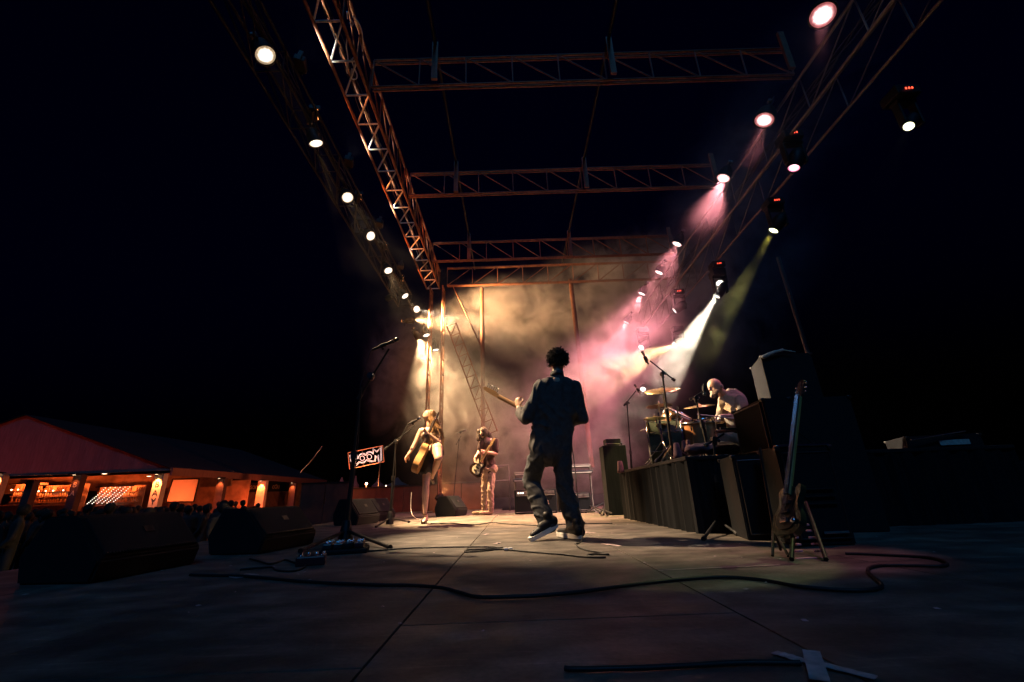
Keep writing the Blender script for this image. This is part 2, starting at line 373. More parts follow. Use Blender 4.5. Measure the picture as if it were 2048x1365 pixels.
# ------------------------------------------------------------------ TRUSSES
def truss_beam(name, label, cat, p0, p1, w, h, bay, r, group=None, side=(1, 0, 0), flip=False, faces=('a', 'b', 't', 'd'), rb=None, mt='rust', special=None):
    """box truss from p0 to p1 (bottom centre line); parts: chord x4, brace pieces"""
    p0 = Vector(p0); p1 = Vector(p1); ax = (p1-p0).normalized(); L = (p1-p0).length
    sd_ = Vector(side); sd_ = (sd_-ax*sd_.dot(ax)).normalized(); upv = Vector((0, 0, 1)) if abs(ax.z) < .5 else ax.cross(sd_)
    upv = (upv-ax*upv.dot(ax)).normalized()
    root = thing(name, label, cat, p0, group=group); rb = rb or r*.6
    c = {}
    for a in (0, 1):
        for b in (0, 1):
            c[a, b] = sd_*(w*(a-.5)) + upv*(h*b)
            mb = MB(); mb.tube([c[a, b], c[a, b]+ax*L], r, 8); mb.build('chord', M[mt], root)
    n = max(1, int(round(L/bay)))
    fmap = {'a': ((0, 0), (0, 1)), 'b': ((1, 0), (1, 1)), 'd': ((0, 0), (1, 0)), 't': ((0, 1), (1, 1))}
    cache = {}
    for f in faces:
        q0, q1 = fmap[f]; A = c[q0]; B = c[q1]
        for i in range(n+1):
            t0 = L*i/n; mw = Matrix.Translation(ax*t0)
            if ('s', f) not in cache:
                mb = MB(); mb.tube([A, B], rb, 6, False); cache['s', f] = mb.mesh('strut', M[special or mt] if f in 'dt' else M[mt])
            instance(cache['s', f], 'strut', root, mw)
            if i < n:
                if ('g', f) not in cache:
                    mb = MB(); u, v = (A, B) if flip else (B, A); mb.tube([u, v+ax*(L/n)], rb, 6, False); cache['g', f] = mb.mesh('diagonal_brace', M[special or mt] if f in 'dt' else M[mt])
                instance(cache['g', f], 'diagonal_brace', root, mw)
    return root
ZC = 7.0
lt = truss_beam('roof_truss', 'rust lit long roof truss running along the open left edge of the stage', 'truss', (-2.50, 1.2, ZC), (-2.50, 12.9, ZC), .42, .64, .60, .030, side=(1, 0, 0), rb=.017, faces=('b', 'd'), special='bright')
labs = ['nearest cross truss high over the stage with its upper tubes lost in the dark', 'second cross truss from the camera with rust lit left end',
        'third cross truss from the camera just in front of the stage end truss']
for i, Y in enumerate((5.2, 8.0, 10.96)):
    t = truss_beam('roof_truss', labs[i], 'truss', (-2.2, Y+.2, ZC), (5.05, Y+.2, ZC), .07, .63, .80, .022, group='cross trusses of the stage roof', side=(0, 1, 0), faces=('a',), rb=.015)
    for X in (-1.1, 1.9, 4.9):
        mb = MB(); mb.box((X+2.2, -.2, .36), (.10, .05, .86)); mb.build('post_plate', M['rust'], t)
truss_beam('roof_truss', 'cross truss at the far stage end with braces leaning the other way', 'truss', (-2.0, 12.75, ZC), (5.6, 12.75, ZC), .07, .66, .85, .026, group='cross trusses of the stage roof', side=(0, 1, 0), flip=True, faces=('a',), rb=.014)
for X, lab in ((-1.1, 'thin dark roof purlin passing over the singer side of the cross trusses'), (1.9, 'thin dark roof purlin passing over the drum side of the cross trusses')):
    mb = MB(); mb.tube([(X, 1.0, 7.74), (X, 13, 7.74)], .03, 8); tag(mb.build('roof_purlin', M['black']), lab, 'purlin')
# cable runs sagging along the trusses
for lab, X, z, dx in (('black cable bundle sagging along the right lighting truss', 4.70, 6.03, .05), ('black cable bundle lying along the left black truss', -3.35, 6.68, .04), ('thin black cable run looping along the left roof truss', -2.50, 7.06, .06)):
    mb = MB()
    for k in range(4):
        pts = [Vector((X+dx*math.sin(y*1.3+k*2)+.02*k, 1.6+y*.5, z-.06*abs(math.sin(y*.9+k*.7))+.01*k)) for y in range(23)]
        mb.tube(smooth_path(pts, 3), .009, 5)
    tag(mb.build('cable_bundle', M['rubber']), lab, 'cable bundle')
# right lighting truss
rtb = truss_beam('lighting_truss', 'lighting truss with pink floodlights running back along the right side of the stage', 'truss', (4.68, 1.4, 5.4), (4.68, 13.2, 5.4), .55, .6, 1.1, .024, side=(1, 0, 0), rb=.012, faces=('a', 'b'), mt='alu')
ltb = truss_beam('lighting_truss', 'unlit black truss carrying the row of white lamps beyond the stage edge', 'truss', (-3.35, 1.4, 6.25), (-3.35, 12.6, 6.25), .4, .4, 1.0, .022, side=(1, 0, 0), rb=.012, mt='black')
# far towers and poles
tw = truss_beam('truss_tower', 'rust lit ladder truss tower standing at the far left corner of the stage', 'tower', (-2.35, 12.7, 0), (-2.35, 12.7, 7.0), .42, .42, .5, .028, side=(1, 0, 0), faces=('a', 'b'), rb=.018)
mb = MB(); mb.tube([(-.88, 13.0, 0), (-.86, 13.0, 7.0)], .065, 10); tag(mb.build('roof_pole', M['rust']), 'straight rust lit steel pole behind the bass player', 'pole')
mb = MB(); mb.tube([P(1184, 935, 12.9), P(1141, 560, 12.9)], .075, 10); tag(mb.build('roof_pole', M['rust']), 'hazy steel pole right of the guitarist in dark clothes', 'pole')
truss_beam('brace_truss', 'slanting ladder truss running down from the far left tower to the bass player', 'truss', P(895, 655, 12.4), P(975, 870, 12.4), .16, .30, .34, .018, side=(0, 1, 0), faces=('a',), rb=.012)
mb = MB(); mb.tube([P(907, 575, 12.5), P(968, 705, 12.5)], .02, 6); tag(mb.build('brace_tube', M['rust']), 'thin slanting brace under the left end of the far cross truss', 'brace')
mb = MB(); mb.tube([P(1556, 515, 9.5), P(1644, 800, 9.5)], .05, 8); tag(mb.build('roof_pole', M['steel']), 'dim leaning pole right of the pale-topped black case', 'pole')
mb = MB(); mb.tube([P(1644, 800, 9.5), (P(1644, 800, 9.5)+(P(1644, 800, 9.5)-P(1556, 515, 9.5))*.6)], .05, 8); mb.build('pole_foot', M['steel'], bpy.data.objects['roof_pole.002'])
# cables and rods hanging in the left roof truss
for i, pts in enumerate([[(694, 74), (693, 95), (696, 120), (693, 140), (695, 147)], [(713, 112), (704, 120), (708, 135), (714, 150), (712, 158), (703, 158), (702, 148), (704, 138)],
                         [(694, 24), (695, 38)], [(705, 33), (713, 40), (719, 50), (724, 65), (726, 85), (725, 103)], [(701, 40), (706, 47), (703, 52), (700, 46)]]):
    mb = MB(); mb.tube(smooth_path([PZ(x, y, 7.02) for x, y in pts]), .011, 6)
    tag(mb.build('hanging_cable', M['white']), ['long pale cable dangling from the near end of the left roof truss', 'pale cable ending in a loop under the left roof truss', 'short pale cable end at the top of the left roof truss',
         'pale cable draped along the inside of the left roof truss', 'small knotted pale cable inside the left roof truss'][i], 'cable')

# ------------------------------------------------------------------ LAMPS
def can_meshes(r, ln):
    b = MB(); b.lathe([(0.001, ln*.55), (r*.45, ln*.55), (r*.85, ln*.25), (r, 0), (r, -ln*.5), (r*1.07, -ln*.5), (r*1.07, -ln*.44), (r*.93, -ln*.46), (r*.93, -ln*.40)], n=24)
    le = MB(); le.lathe([(0.001, -ln*.455), (r*.5, -ln*.465), (r*.92, -ln*.45)], n=24)
    y = MB(); y.tube([(-r*1.15, 0, 0), (-r*1.15, 0, r*1.3), (r*1.15, 0, r*1.3), (r*1.15, 0, 0)], .011, 6)
    y.tube([(0, 0, r*1.3), (0, 0, r*1.3+.10)], .02, 8)
    return b, le, y
CAN = {}
def par(label, loc, target, lens, r=.115, energy=0, col=(1, 1, 1), ang=40, blend=.6, group=None, ln=.26, name='stage_lamp', cat='stage lamp', lrad=.05):
    key = (r, lens, ln)
    if key not in CAN:
        b, le, y = can_meshes(r, ln); CAN[key] = (b.mesh('housing', M['black']), le.mesh('lens', M[lens]), y.mesh('yoke', M['black']))
    root = thing(name, label, cat, loc, group=group)
    d = Vector(target)-Vector(loc); aim(root, d)
    for me, nm in zip(CAN[key], ('housing', 'lens', 'yoke')): instance(me, nm, root)
    if energy: spot(root, energy, col, ang, blend, off=ln*.52, radius=lrad)
    rq = d.to_track_quat('-Z', 'Y').inverted(); dn = rq @ Vector((0, 0, -1)); sdv = rq @ Vector((0, 1, 0)); bk = Vector((0, 0, ln*.5)); tp_ = Vector((0, 0, r*1.3+.10))
    c = MB(); c.tube(smooth_path([bk, bk+Vector((0, 0, .05))+dn*.07+sdv*.06, bk*.5+tp_*.5+dn*.10+sdv*.16, tp_-dn*.10+sdv*.22], 4), .006, 5); c.build('power_cable', M['rubber'], root)
    c = MB(); c.box(tp_, (.07, .09, .05), bev=.01); c.build('clamp', M['steel'], root)
    return root
WARM = (1.0, .60, .29); PINK = (1, .30, .34); CREAM = (1, .84, .62)
GL = 'row of white lamps beyond the left stage edge'
Lpx = [((524, 99), 6.0), ((628, 274), 6.0), ((692, 390), 6.0), ((736, 469), 6.0), ((774, 536), 6.0), ((806, 587), 5.9), ((830, 618), 5.75), ((851, 664), 5.0)]
Llab = ['nearest and largest white lamp high at the upper left', 'second white lamp down the left row, tilted oval face', 'third white lamp from the near end of the left row',
        'fourth white lamp from the near end of the left row', 'fifth white lamp from the near end of the left row', 'small tilted oval lamp left of the stage tower top',
        'round lamp low in the left row beside the stage tower', 'farthest lamp of the left row glowing in smoke above the singer']
Ltar = [(-.45, 4.4, 1.35), (-1.4, 7.1, .6), (.3, 4.5, 0), (2.1, 5.6, 1.2), (-.2, 8.0, .2), (.3, 10.5, 1.5), (2.7, 5.65, 1.6), (-1.2, 11.6, 1.0)]
Len = [3000, 9000, 7200, 15000, 17000, 2500, 11000, 600]
Lcol = [WARM, WARM, (1, .70, .42), WARM, WARM, WARM, (1, .78, .55), WARM]
Lang = [12, 14, 29, 13, 40, 30, 13, 46]
Lbl = [.6, .6, .8, .7, .8, 1, 1, 1]
for ((px, z), lab, tg, en, an, bl_, lc) in zip(Lpx, Llab, Ltar, Len, Lang, Lbl, Lcol):
    par(lab, PZ(px[0], px[1], z), tg, 'lens_w', r=.135 if z == 6 and px[0] < 600 else .115, energy=en, col=lc, ang=an, blend=bl_, group=GL)
par('added dark-backed lamp beside the tower top throwing amber light on the high smoke', (-3.1, 12.3, 5.6), tuple(P(1050, 625, 14.3)), 'lens_w', r=.10, energy=13000, col=(1, .52, .22), ang=66, blend=1)  # lamp added to light the high smoke cloud
par('added dark-backed lamp on the tower lighting the smoke behind the singer', (-2.9, 12.5, 5.2), (-1.7, 14.6, 2.8), 'lens_w', r=.10, energy=4200, col=WARM, ang=86, blend=1)  # second added lamp, for the smoke plume behind the singer
# the low glowing lamp inside the smoke by the tower
par('bright smoky lamp low on the far left tower above the singer', P(870, 693, 12.2), (-1.7, 12.3, 2.0), 'lens_w', r=.11, energy=170, col=WARM, ang=60, blend=1)
GR = 'row of pink lamps along the right lighting truss'
Rpx = [(1646, 22), (1532, 230), (1451, 347), (1358, 480), (1322, 538), (1287, 581), (1256, 639)]
Rlab = ['nearest and largest pink-white lamp at the upper right', 'second pink-white lamp on the right truss with a halo', 'third pink-white lamp down the right truss',
        'fourth lamp down the right truss at the edge of pink smoke', 'fifth lamp of the right truss throwing a pink beam', 'sixth lamp of the right truss inside pink smoke',
        'seventh and farthest upper lamp of the right truss in pink smoke']
for i, (px, lab) in enumerate(zip(Rpx, Rlab)):
    p = PZ(px[0], px[1], 5.95 if i < 6 else 5.7)
    if i > 3: p = P(px[0], px[1], min(p.y, 12.8)) if p.y > 12.8 else p
    tg = (1.62, 2.7, 0.2) if i == 0 else (p.x-2.4, p.y+(.2, .2, .6, 1.0, 1.1, 1.1, 1.2)[i], (1, 1, 1.5, 1.8, 2, 2, 2)[i])
    par(lab, p, tg, 'lens_p', r=(.15, .15, .125, .12, .12, .12, .12)[i], energy=(400, 300, 1400, 2800, 3000, 1900, 600)[i], blend=.9, col=PINK, ang=(13, 26, 50, 64, 60, 64, 64)[i], group=GR)
# moving heads
def mover(label, px, Y=None, X=None, tpx=None, lens='lens_w', r=.09, energy=0, col=CREAM, ang=14, disp=True, ttY=0, digits='led'):
    loc = PX(px[0], px[1], X) if X else P(px[0], px[1], Y)
    root = thing('moving_head_lamp', label, 'stage lamp', loc)
    tg = Vector(tpx); d = (tg-loc).normalized()
    hd = bpy.data.objects.new('head', None)
    q = d.to_track_quat('-Z', 'Y')
    b = MB(); b.lathe([(.001, .34), (r*.9, .33), (r*1.25, .22), (r*1.25, .06), (r*1.05, 0), (r*1.05, -.03), (r*.9, -.03), (r*.9, -.01)], n=24)
    me = b.mesh('head', M['black']); h = instance(me, 'head', root, q.to_matrix().to_4x4())
    le = MB(); le.lathe([(.001, -.012), (r*.9, -.008)], n=24); instance(le.mesh('lens', M[lens]), 'lens', h)
    cb = loc-d*.16-loc
    y = MB(); 
    for s in (-1, 1): y.box(cb+Vector((s*(r*1.25+.03), 0, .10)), (.035, .10, .34), bev=.01)
    y.box(cb+Vector((0, 0, .29)), (2*r*1.25+.1, .12, .05), bev=.01); y.build('yoke', M['black'], root)
    bs = MB(); bs.box(cb+Vector((0, 0, .40)), (.30, .26, .14), bev=.015); base = bs.build('base', M['black'], root)
    dg = MB()
    if disp:
        for k in range(3): dg.box(cb+Vector((-.04+.04*k, -.134, .395+.004*k)), (.014, .006, .026))
        dg.build('digit_display', M[digits], base)
    if energy:
        spot(root, energy, col, ang, .35, loc=d*.04, direction=d, radius=.035)
    return root
mover('pale yellow moving head lamp at the far right with a dim grey beam', (1818, 252), X=4.98, tpx=(1.66, 2.68, .75), lens='lens_y', r=.06, energy=300, col=(.75, .9, .35), ang=10)
mover('magenta moving head lamp hanging under the right truss', (1588, 335), X=4.4, tpx=(2.6, 5.2, .8), lens='lens_m', energy=90, col=(1, .2, .5), ang=20)
mover('moving head lamp throwing a yellow green beam', (1548, 460), X=4.9, tpx=P(1455, 620, 7.0), lens='lens_y', energy=3600, col=(.85, .75, .2), ang=13)
mover('round white moving head lamp above the cream beam', (1440, 567), X=4.9, tpx=(2.75, 5.7, 1.5), lens='lens_w', energy=3800, col=CREAM, ang=13)
mover('moving head lamp throwing the broad cream beam over the drummer', (1434, 592), X=4.75, tpx=P(1335, 745, 9.2), lens='lens_w', energy=7000, col=CREAM, ang=22, disp=False)
mover('small pink moving head lamp with a thin magenta beam', (1350, 621), X=4.4, tpx=P(1255, 690, 10.6), lens='lens_p', energy=1500, col=(1, .22, .4), ang=12)
mover('small white moving head lamp throwing a cream beam to the left', (1350, 690), X=4.6, tpx=P(1190, 760, 10.6), lens='lens_w', energy=3600, col=(1, .62, .28), ang=28, disp=False)
mover('small pinkish lamp just above the overhead microphone boom', (1283, 695), X=3.6, tpx=(.5, 9.0, 1.2), lens='lens_p', energy=500, col=PINK, ang=30, disp=False)
par('small round lamp low behind the crash cymbal', P(1287, 775, 12.0), (2.6, 10.0, 1.2), 'lens_w', r=.08, energy=60, col=CREAM, ang=30)
# orange flood fixtures on the black left truss lighting the roof truss
def flood(label, loc, target, lens, energy, col, ang, grp):
    root = thing('flood_lamp', label, 'flood lamp', loc, group=grp); aim(root, Vector(target)-Vector(loc))
    b = MB(); b.box((0, 0, .05), (.22, .16, .10), bev=.01)
    for s in (-1, 1): b.box((s*.125, 0, .03), (.02, .06, .18))
    b.build('housing', M['black'], root)
    l = MB(); l.box((0, 0, -.008), (.18, .12, .012)); l.build('lens', M[lens], root)
    spot(root, energy, col, ang, .8, off=.05, radius=.05); return root
flood('added orange flood lamp at the far end of the black truss aimed at the ladder tower', (-3.3, 10.9, 5.7), (-2.3, 12.7, 4.6), 'black', 150, (1, .30, .08), 100, None)  # this flood and the next are added to light tower and poles orange
flood('added orange flood lamp low on the far left tower aimed along the stage end', (-2.0, 12.2, .4), (-.3, 13.1, 3.2), 'black', 190, (1, .30, .08), 110, None)
GO = 'orange flood lamps on the black left truss'; GW = 'added white flood lamps outside the left roof truss'
FK = [3.2, 5.6, 7.8, 9.8, 11.6]; FW = [2.6, 4.6, 6.6, 8.6, 10.6]
for Y, eo in ((3.2, 6), (5.6, 18), (7.8, 64), (9.8, 95), (11.6, 95)):
    flood(('nearest small orange flood lamp on the black truss', 'second small orange flood lamp from the near end of the black truss', 'middle one of five small orange flood lamps on the black truss', 'fourth small orange flood lamp from the near end of the black truss', 'farthest small orange flood lamp on the black truss')[FK.index(Y)], (-3.2, Y, 6.72), (-.2, Y+1.2, 7.7), 'lens_o', eo, (1, .24, .06), 74, GO)
for Y in (2.6, 4.6, 6.6, 8.6, 10.6):  # floods added to whiten the truss struts, lens kept black
    flood(('nearest small added floodlight box under the left roof truss', 'second small added floodlight box under the left roof truss from the near end', 'middle one of five small added floodlight boxes under the left roof truss', 'fourth small added floodlight box under the left roof truss from the near end', 'farthest small added floodlight box under the left roof truss')[FW.index(Y)], (-2.98, Y, 6.62), (-2.80, Y+.05, 7.6), 'black', 150, (1, .9, .8), 95, GW)

# ------------------------------------------------------------------ RISER AND GEAR
def drape_box(name, label, cat, x0, x1, y0, y1, z0, z1, amp=.018):
    poly = []; 
    def edge(a, b):
        n = max(4, int((Vector(b)-Vector(a)).length/.05)); d = (Vector(b)-Vector(a)); nn = Vector((d.y, -d.x)).normalized()
        for i in range(n):
            t = i/n; q = Vector(a)+d*t + nn*(amp*math.sin(i*1.9)+amp*.6*math.sin(i*.83+1)); poly.append((q.x, q.y))
    edge((x0, y0), (x1, y0)); edge((x1, y0), (x1, y1)); edge((x1, y1), (x0, y1)); edge((x0, y1), (x0, y0))
    root = thing(name, label, cat, ((x0+x1)/2, (y0+y1)/2, z0))
    o = MB(); mt = Matrix.Translation((-(x0+x1)/2, -(y0+y1)/2, -z0)); o.prism(poly, z0, z1-.035, mt); o.build('skirt', M['drape'], root)
    o = MB(); o.box((0, 0, z1-z0-.017), (x1-x0+.02, y1-y0+.02, .034), bev=.005); o.build('deck', M['case'], root)
    return root
drape_box('drum_riser', 'black draped drum riser under the drum kit', 'riser', 1.58, 4.6, 4.05, 6.65, 0, .65)
ZR = .65

def cab(name, label, cat, poly, z0, z1, mt='case', grille=None, group=None):
    c = sum((Vector(p) for p in poly), Vector((0, 0)))/len(poly)
    root = thing(name, label, cat, (c.x, c.y, z0), group=group)
    bm = bmesh.new(); vs = [bm.verts.new((p[0]-c.x, p[1]-c.y, 0)) for p in poly]; f = bm.faces.new(vs)
    r = bmesh.ops.extrude_face_region(bm, geom=[f]); bmesh.ops.translate(bm, vec=(0, 0, z1-z0), verts=[v for v in r['geom'] if isinstance(v, bmesh.types.BMVert)])
    bmesh.ops.recalc_face_normals(bm, faces=bm.faces)
    bmesh.ops.bevel(bm, geom=list(bm.edges), offset=.008, segments=2, affect='EDGES')
    me = bpy.data.meshes.new('shell'); bm.to_mesh(me); bm.free(); me.materials.append(M[mt]); instance(me, 'shell', root)
    if grille is not None:
        for gi in (grille if isinstance(grille, (list, tuple)) else [grille]):
            a = Vector(poly[gi])-c; b = Vector(poly[(gi+1) % len(poly)])-c; d = b-a; n = Vector((d.y, -d.x)).normalized()
            if n.dot((a+b)/2) < 0: n = -n
            p0 = a+d*.07+n*.004; p1 = b-d*.07+n*.004; h = z1-z0
            g = MB(); q = [Vector((p0.x, p0.y, h*.07)), Vector((p1.x, p1.y, h*.07)), Vector((p1.x, p1.y, h*.93)), Vector((p0.x, p0.y, h*.93))]
            nn = Vector((n.x, n.y, 0))*.006; g.add(q+[v+nn for v in q], [(3, 2, 1, 0), (4, 5, 6, 7), (0, 1, 5, 4), (1, 2, 6, 5), (2, 3, 7, 6), (3, 0, 4, 7)])
            g.build('grille', M['grille'], root)
            fr = MB(); q2 = [v+nn for v in q]
            for i in range(4): fr.tube([q2[i], q2[(i+1) % 4]], .006, 6)
            fr.build('grille_piping', M['steel'], root)
    for p in poly:
        q = Vector(p)-c; k = MB(); k.box((q.x*.97, q.y*.97, z1-z0-.012), (.035, .035, .028), bev=.006); k.build('corner_cap', M['steel'], root)
    return root
lowcab = cab('speaker_cabinet', 'black speaker cabinet on the floor at the near end of the drum riser', 'amplifier', [(1.69, 3.42), (2.10, 3.34), (2.22, 3.80), (1.80, 3.88)], 0, .60, grille=0)
ul = PZ(1465, 825, 1.03)
upcab = cab('speaker_cabinet', 'dark green tinted cabinet stacked on the floor cabinet by the drummer', 'amplifier', [(2.02, 3.40), (2.24, 3.40), (2.27, 3.9), (ul.x, ul.y)], .612, 1.035, grille=[3])
bigamp = cab('bass_amplifier', 'tall black amplifier with pale top edge behind the guitar on its stand', 'amplifier', [(1.78, 2.98), (2.15, 2.98), (2.25, 3.28), (1.84, 3.30)], 0, .615, grille=0)
mb = MB(); mb.box((-.26, -.167, .664), (.0, .0, .0)); 
mb = MB(); mb.box((-.04, -.145, .622), (.36, .04, .012), bev=.003); mb.build('metal_trim', M['chrome'], bigamp)
for k in range(3):
    mb = MB(); mb.box((-.02, -.178, .34-.045*k), (.20, .012, .010)); mb.build('vent_slat', M['steel'], bigamp)
mb = MB(); mb.box((.02, -.17, .08), (.16, .03, .02), bev=.004); mb.build('handle', M['chrome'], bigamp)
backcab = cab('speaker_cabinet', 'dim dark cabinet between the guitar headstock and the leaning pole', 'amplifier', [(2.42, 3.7), (2.92, 3.64), (3.02, 4.0), (2.5, 4.02)], 0, 1.08)
mb = MB(); mb.tube([P(1592, 861, 3.4), P(1634, 893, 3.4)], .006, 6); tag(mb.build('cable', M['rubber']), 'dark cable lying over the big amplifier top edge', 'cable')
# tall case with towel behind the drummer
tallc = cab('tall_case', 'tall black case with a pale cloth along its top behind the drummer', 'case', [(2.80, 4.55), (3.33, 4.50), (3.45, 5.0), (2.95, 5.05)], .65, 1.74)
mb = MB(); mb.box((.005, 0, 0), (.02, .02, .02))
cl = organic('cloth', [(P(1527, 714, 4.53), P(1548, 705, 4.50), .022, .02), (P(1548, 705, 4.5), P(1566, 700, 4.49), .018, .014), (P(1566, 700, 4.49), P(1590, 704, 4.47), .010, .007)], M['cloth'], None, voxel=.008, folds=.006, fscale=30)
tag(cl, 'rolled pale towel lying on the top edge of the tall case behind the drummer', 'towel')
# right flight cases in the dark
fc = cab('flight_case', 'dark flight case with pale lit top edge at the far right', 'case', [(4.05, 4.5), (4.75, 4.42), (4.95, 4.9), (4.25, 5.0)], 0, .80)
mb = MB(); mb.tube([P(1822, 880, 4.42), P(1930, 862, 4.40)], .009, 6); a = mb.build('metal_trim', M['chrome']); a.parent = fc; a.matrix_parent_inverse = Matrix.Translation(-fc.location)
mb = MB(); mb.box((-.02, -.262, .72), (.28, .01, .05), rot=Matrix.Rotation(R(-6), 3, 'Z')); mb.build('paper_label', M['cloth'], fc)
cab('flight_case', 'low dark case in the shadows left of the pale-edged flight case', 'case', [(3.35, 4.6), (3.9, 4.52), (4.0, 4.95), (3.45, 5.0)], 0, .55)
cab('flight_case', 'nearly black road case at the far right edge of the stage', 'case', [(5.6, 5.4), (6.4, 5.3), (6.5, 5.9), (5.7, 6.0)], 0, .55)
mb = MB(); mb.box(((P(1720, 1052, 4.5)+P(1850, 1042, 4.5))/2+Vector((.25, .1, .03))), (1.3, .07, .04), rot=Matrix.Rotation(R(-3), 3, 'Z')); tag(mb.build('cable_ramp', M['steel']), 'long bluish metal strip lying on the floor at the right', 'cable ramp')

# ladder rack with pink rungs
def rungrack():
    a = P(1600, 1012, 2.95); 
    root = thing('pedal_rack', 'black slotted rack with two columns of pink lit rungs below the guitar', 'rack', PZ(1620, 1118, 0))
    o = root.location
    L0, L1 = PZ(1583, 1119, .01), PZ(1652, 1119, .01); T0, T1 = P(1588, 1010, 2.85), P(1612, 1006, 2.85)
    for A, B in ((L0, T0), (L1, T1)):
        mb = MB(); mb.tube([A-o, B-o], .012, 6); mb.build('side_rail', M['black'], root)
    rows = [(1594, 1013, 1598), (1593, 1026, 1602), (1592, 1038, 1606), (1592, 1050, 1612)]
    pr = [((1592, 1598), 1013), ((1592, 1603), 1025), ((1592, 1608), 1037), ((1593, 1615), 1050), ((1610, 1621), 1062), ((1588, 1594), 1075), ((1615, 1629), 1075), ((1589, 1599), 1089), ((1620, 1635), 1088), ((1584, 1602), 1102), ((1625, 1642), 1102), ((1588, 1650), 1116)]
    for (x0, x1), y in pr:
        t = (1118-y)/108*.28; Yd = 2.53+t
        A = P(x0, y, Yd)-o; B = P(x1, y, Yd)-o
        mb = MB(); mb.box((A+B)/2+Vector((0, -.012, 0)), ((B-A).length, .014, .010 if y < 1110 else .006), bev=.002); mb.build('rung', M['pinkrung'], root)
rungrack()

# ------------------------------------------------------------------ MONITOR WEDGES
def wedge(label, loc, rz, w=.62, group='floor monitor wedges'):
    root = thing('monitor_wedge', label, 'floor monitor', loc, rz, group)
    # profile in local y (front -> back), z; front faces -Y
    prof = [(-.24, 0), (-.27, .13), (-.05, .40), (.14, .40), (.24, .16), (.20, 0)]
    bm = bmesh.new(); vs = [bm.verts.new((-w/2, y, z)) for y, z in prof]; f = bm.faces.new(vs)
    r = bmesh.ops.extrude_face_region(bm, geom=[f]); bmesh.ops.translate(bm, vec=(w, 0, 0), verts=[v for v in r['geom'] if isinstance(v, bmesh.types.BMVert)])
    bmesh.ops.recalc_face_normals(bm, faces=bm.faces); bmesh.ops.bevel(bm, geom=list(bm.edges), offset=.012, segments=2, affect='EDGES')
    me = bpy.data.meshes.new('cabinet'); bm.to_mesh(me); bm.free(); me.materials.append(M['case']); instance(me, 'cabinet', root)
    a = Vector((0, -.27, .13)); b = Vector((0, -.05, .40)); d = (b-a).normalized(); n = Vector((0, -d.z, d.y)); 
    if n.z < 0: n = -n
    c = (a+b)/2+n*.008; fr = frame(c, (1, 0, 0), d)
    g = MB(); g.box((0, 0, 0), (w-.07, (b-a).length-.06, .012), bev=.003)
    g.v = [tuple(fr @ Vector(v)) for v in g.v]; g.build('grille', M['grille'], root)
    t = MB()
    k = int((w-.08)/.018)
    for i in range(k): t.box((-(w-.08)/2+i*.018, -(b-a).length/2+.035, .010), (.007, .012, .008))
    t.v = [tuple(fr @ Vector(v)) for v in t.v]; o = t.build('grille_edge_teeth', M['steel'], root); tag(o, kind='stuff')
    l = MB(); l.box((.02, .02, .010), (.07, .05, .004)); l.v = [tuple(fr @ Vector(v)) for v in l.v]; l.build('badge', M['steel'], root)
    h = MB(); h.box((w/2+.004, .02, .2), (.012, .14, .05), bev=.004); h.build('handle', M['black'], root)
    return root
a = wedge('large monitor wedge beside the foreground microphone stand', (-2.22, 4.12, 0), R(82), .74); a.scale = (1, 1, .86)
a = wedge('nearly black monitor wedge at the left, closest to the crowd', (-2.5, 2.95, 0), R(84), .70); a.scale = (1, 1, .86)
p = PZ(683, 1052, 0); wedge('monitor wedge behind the foreground stand, seen from its side', (p.x+.12, p.y+.3, 0), R(72), .6)
p = PZ(748, 1046, 0); wedge('monitor wedge just left of the singer microphone stand base', (p.x-.22, p.y+.75, 0), R(72), .6)
p = PZ(897, 1034, 0); wedge('small dark monitor wedge behind the singer heel', (p.x, p.y+.3, 0), R(70), .55)

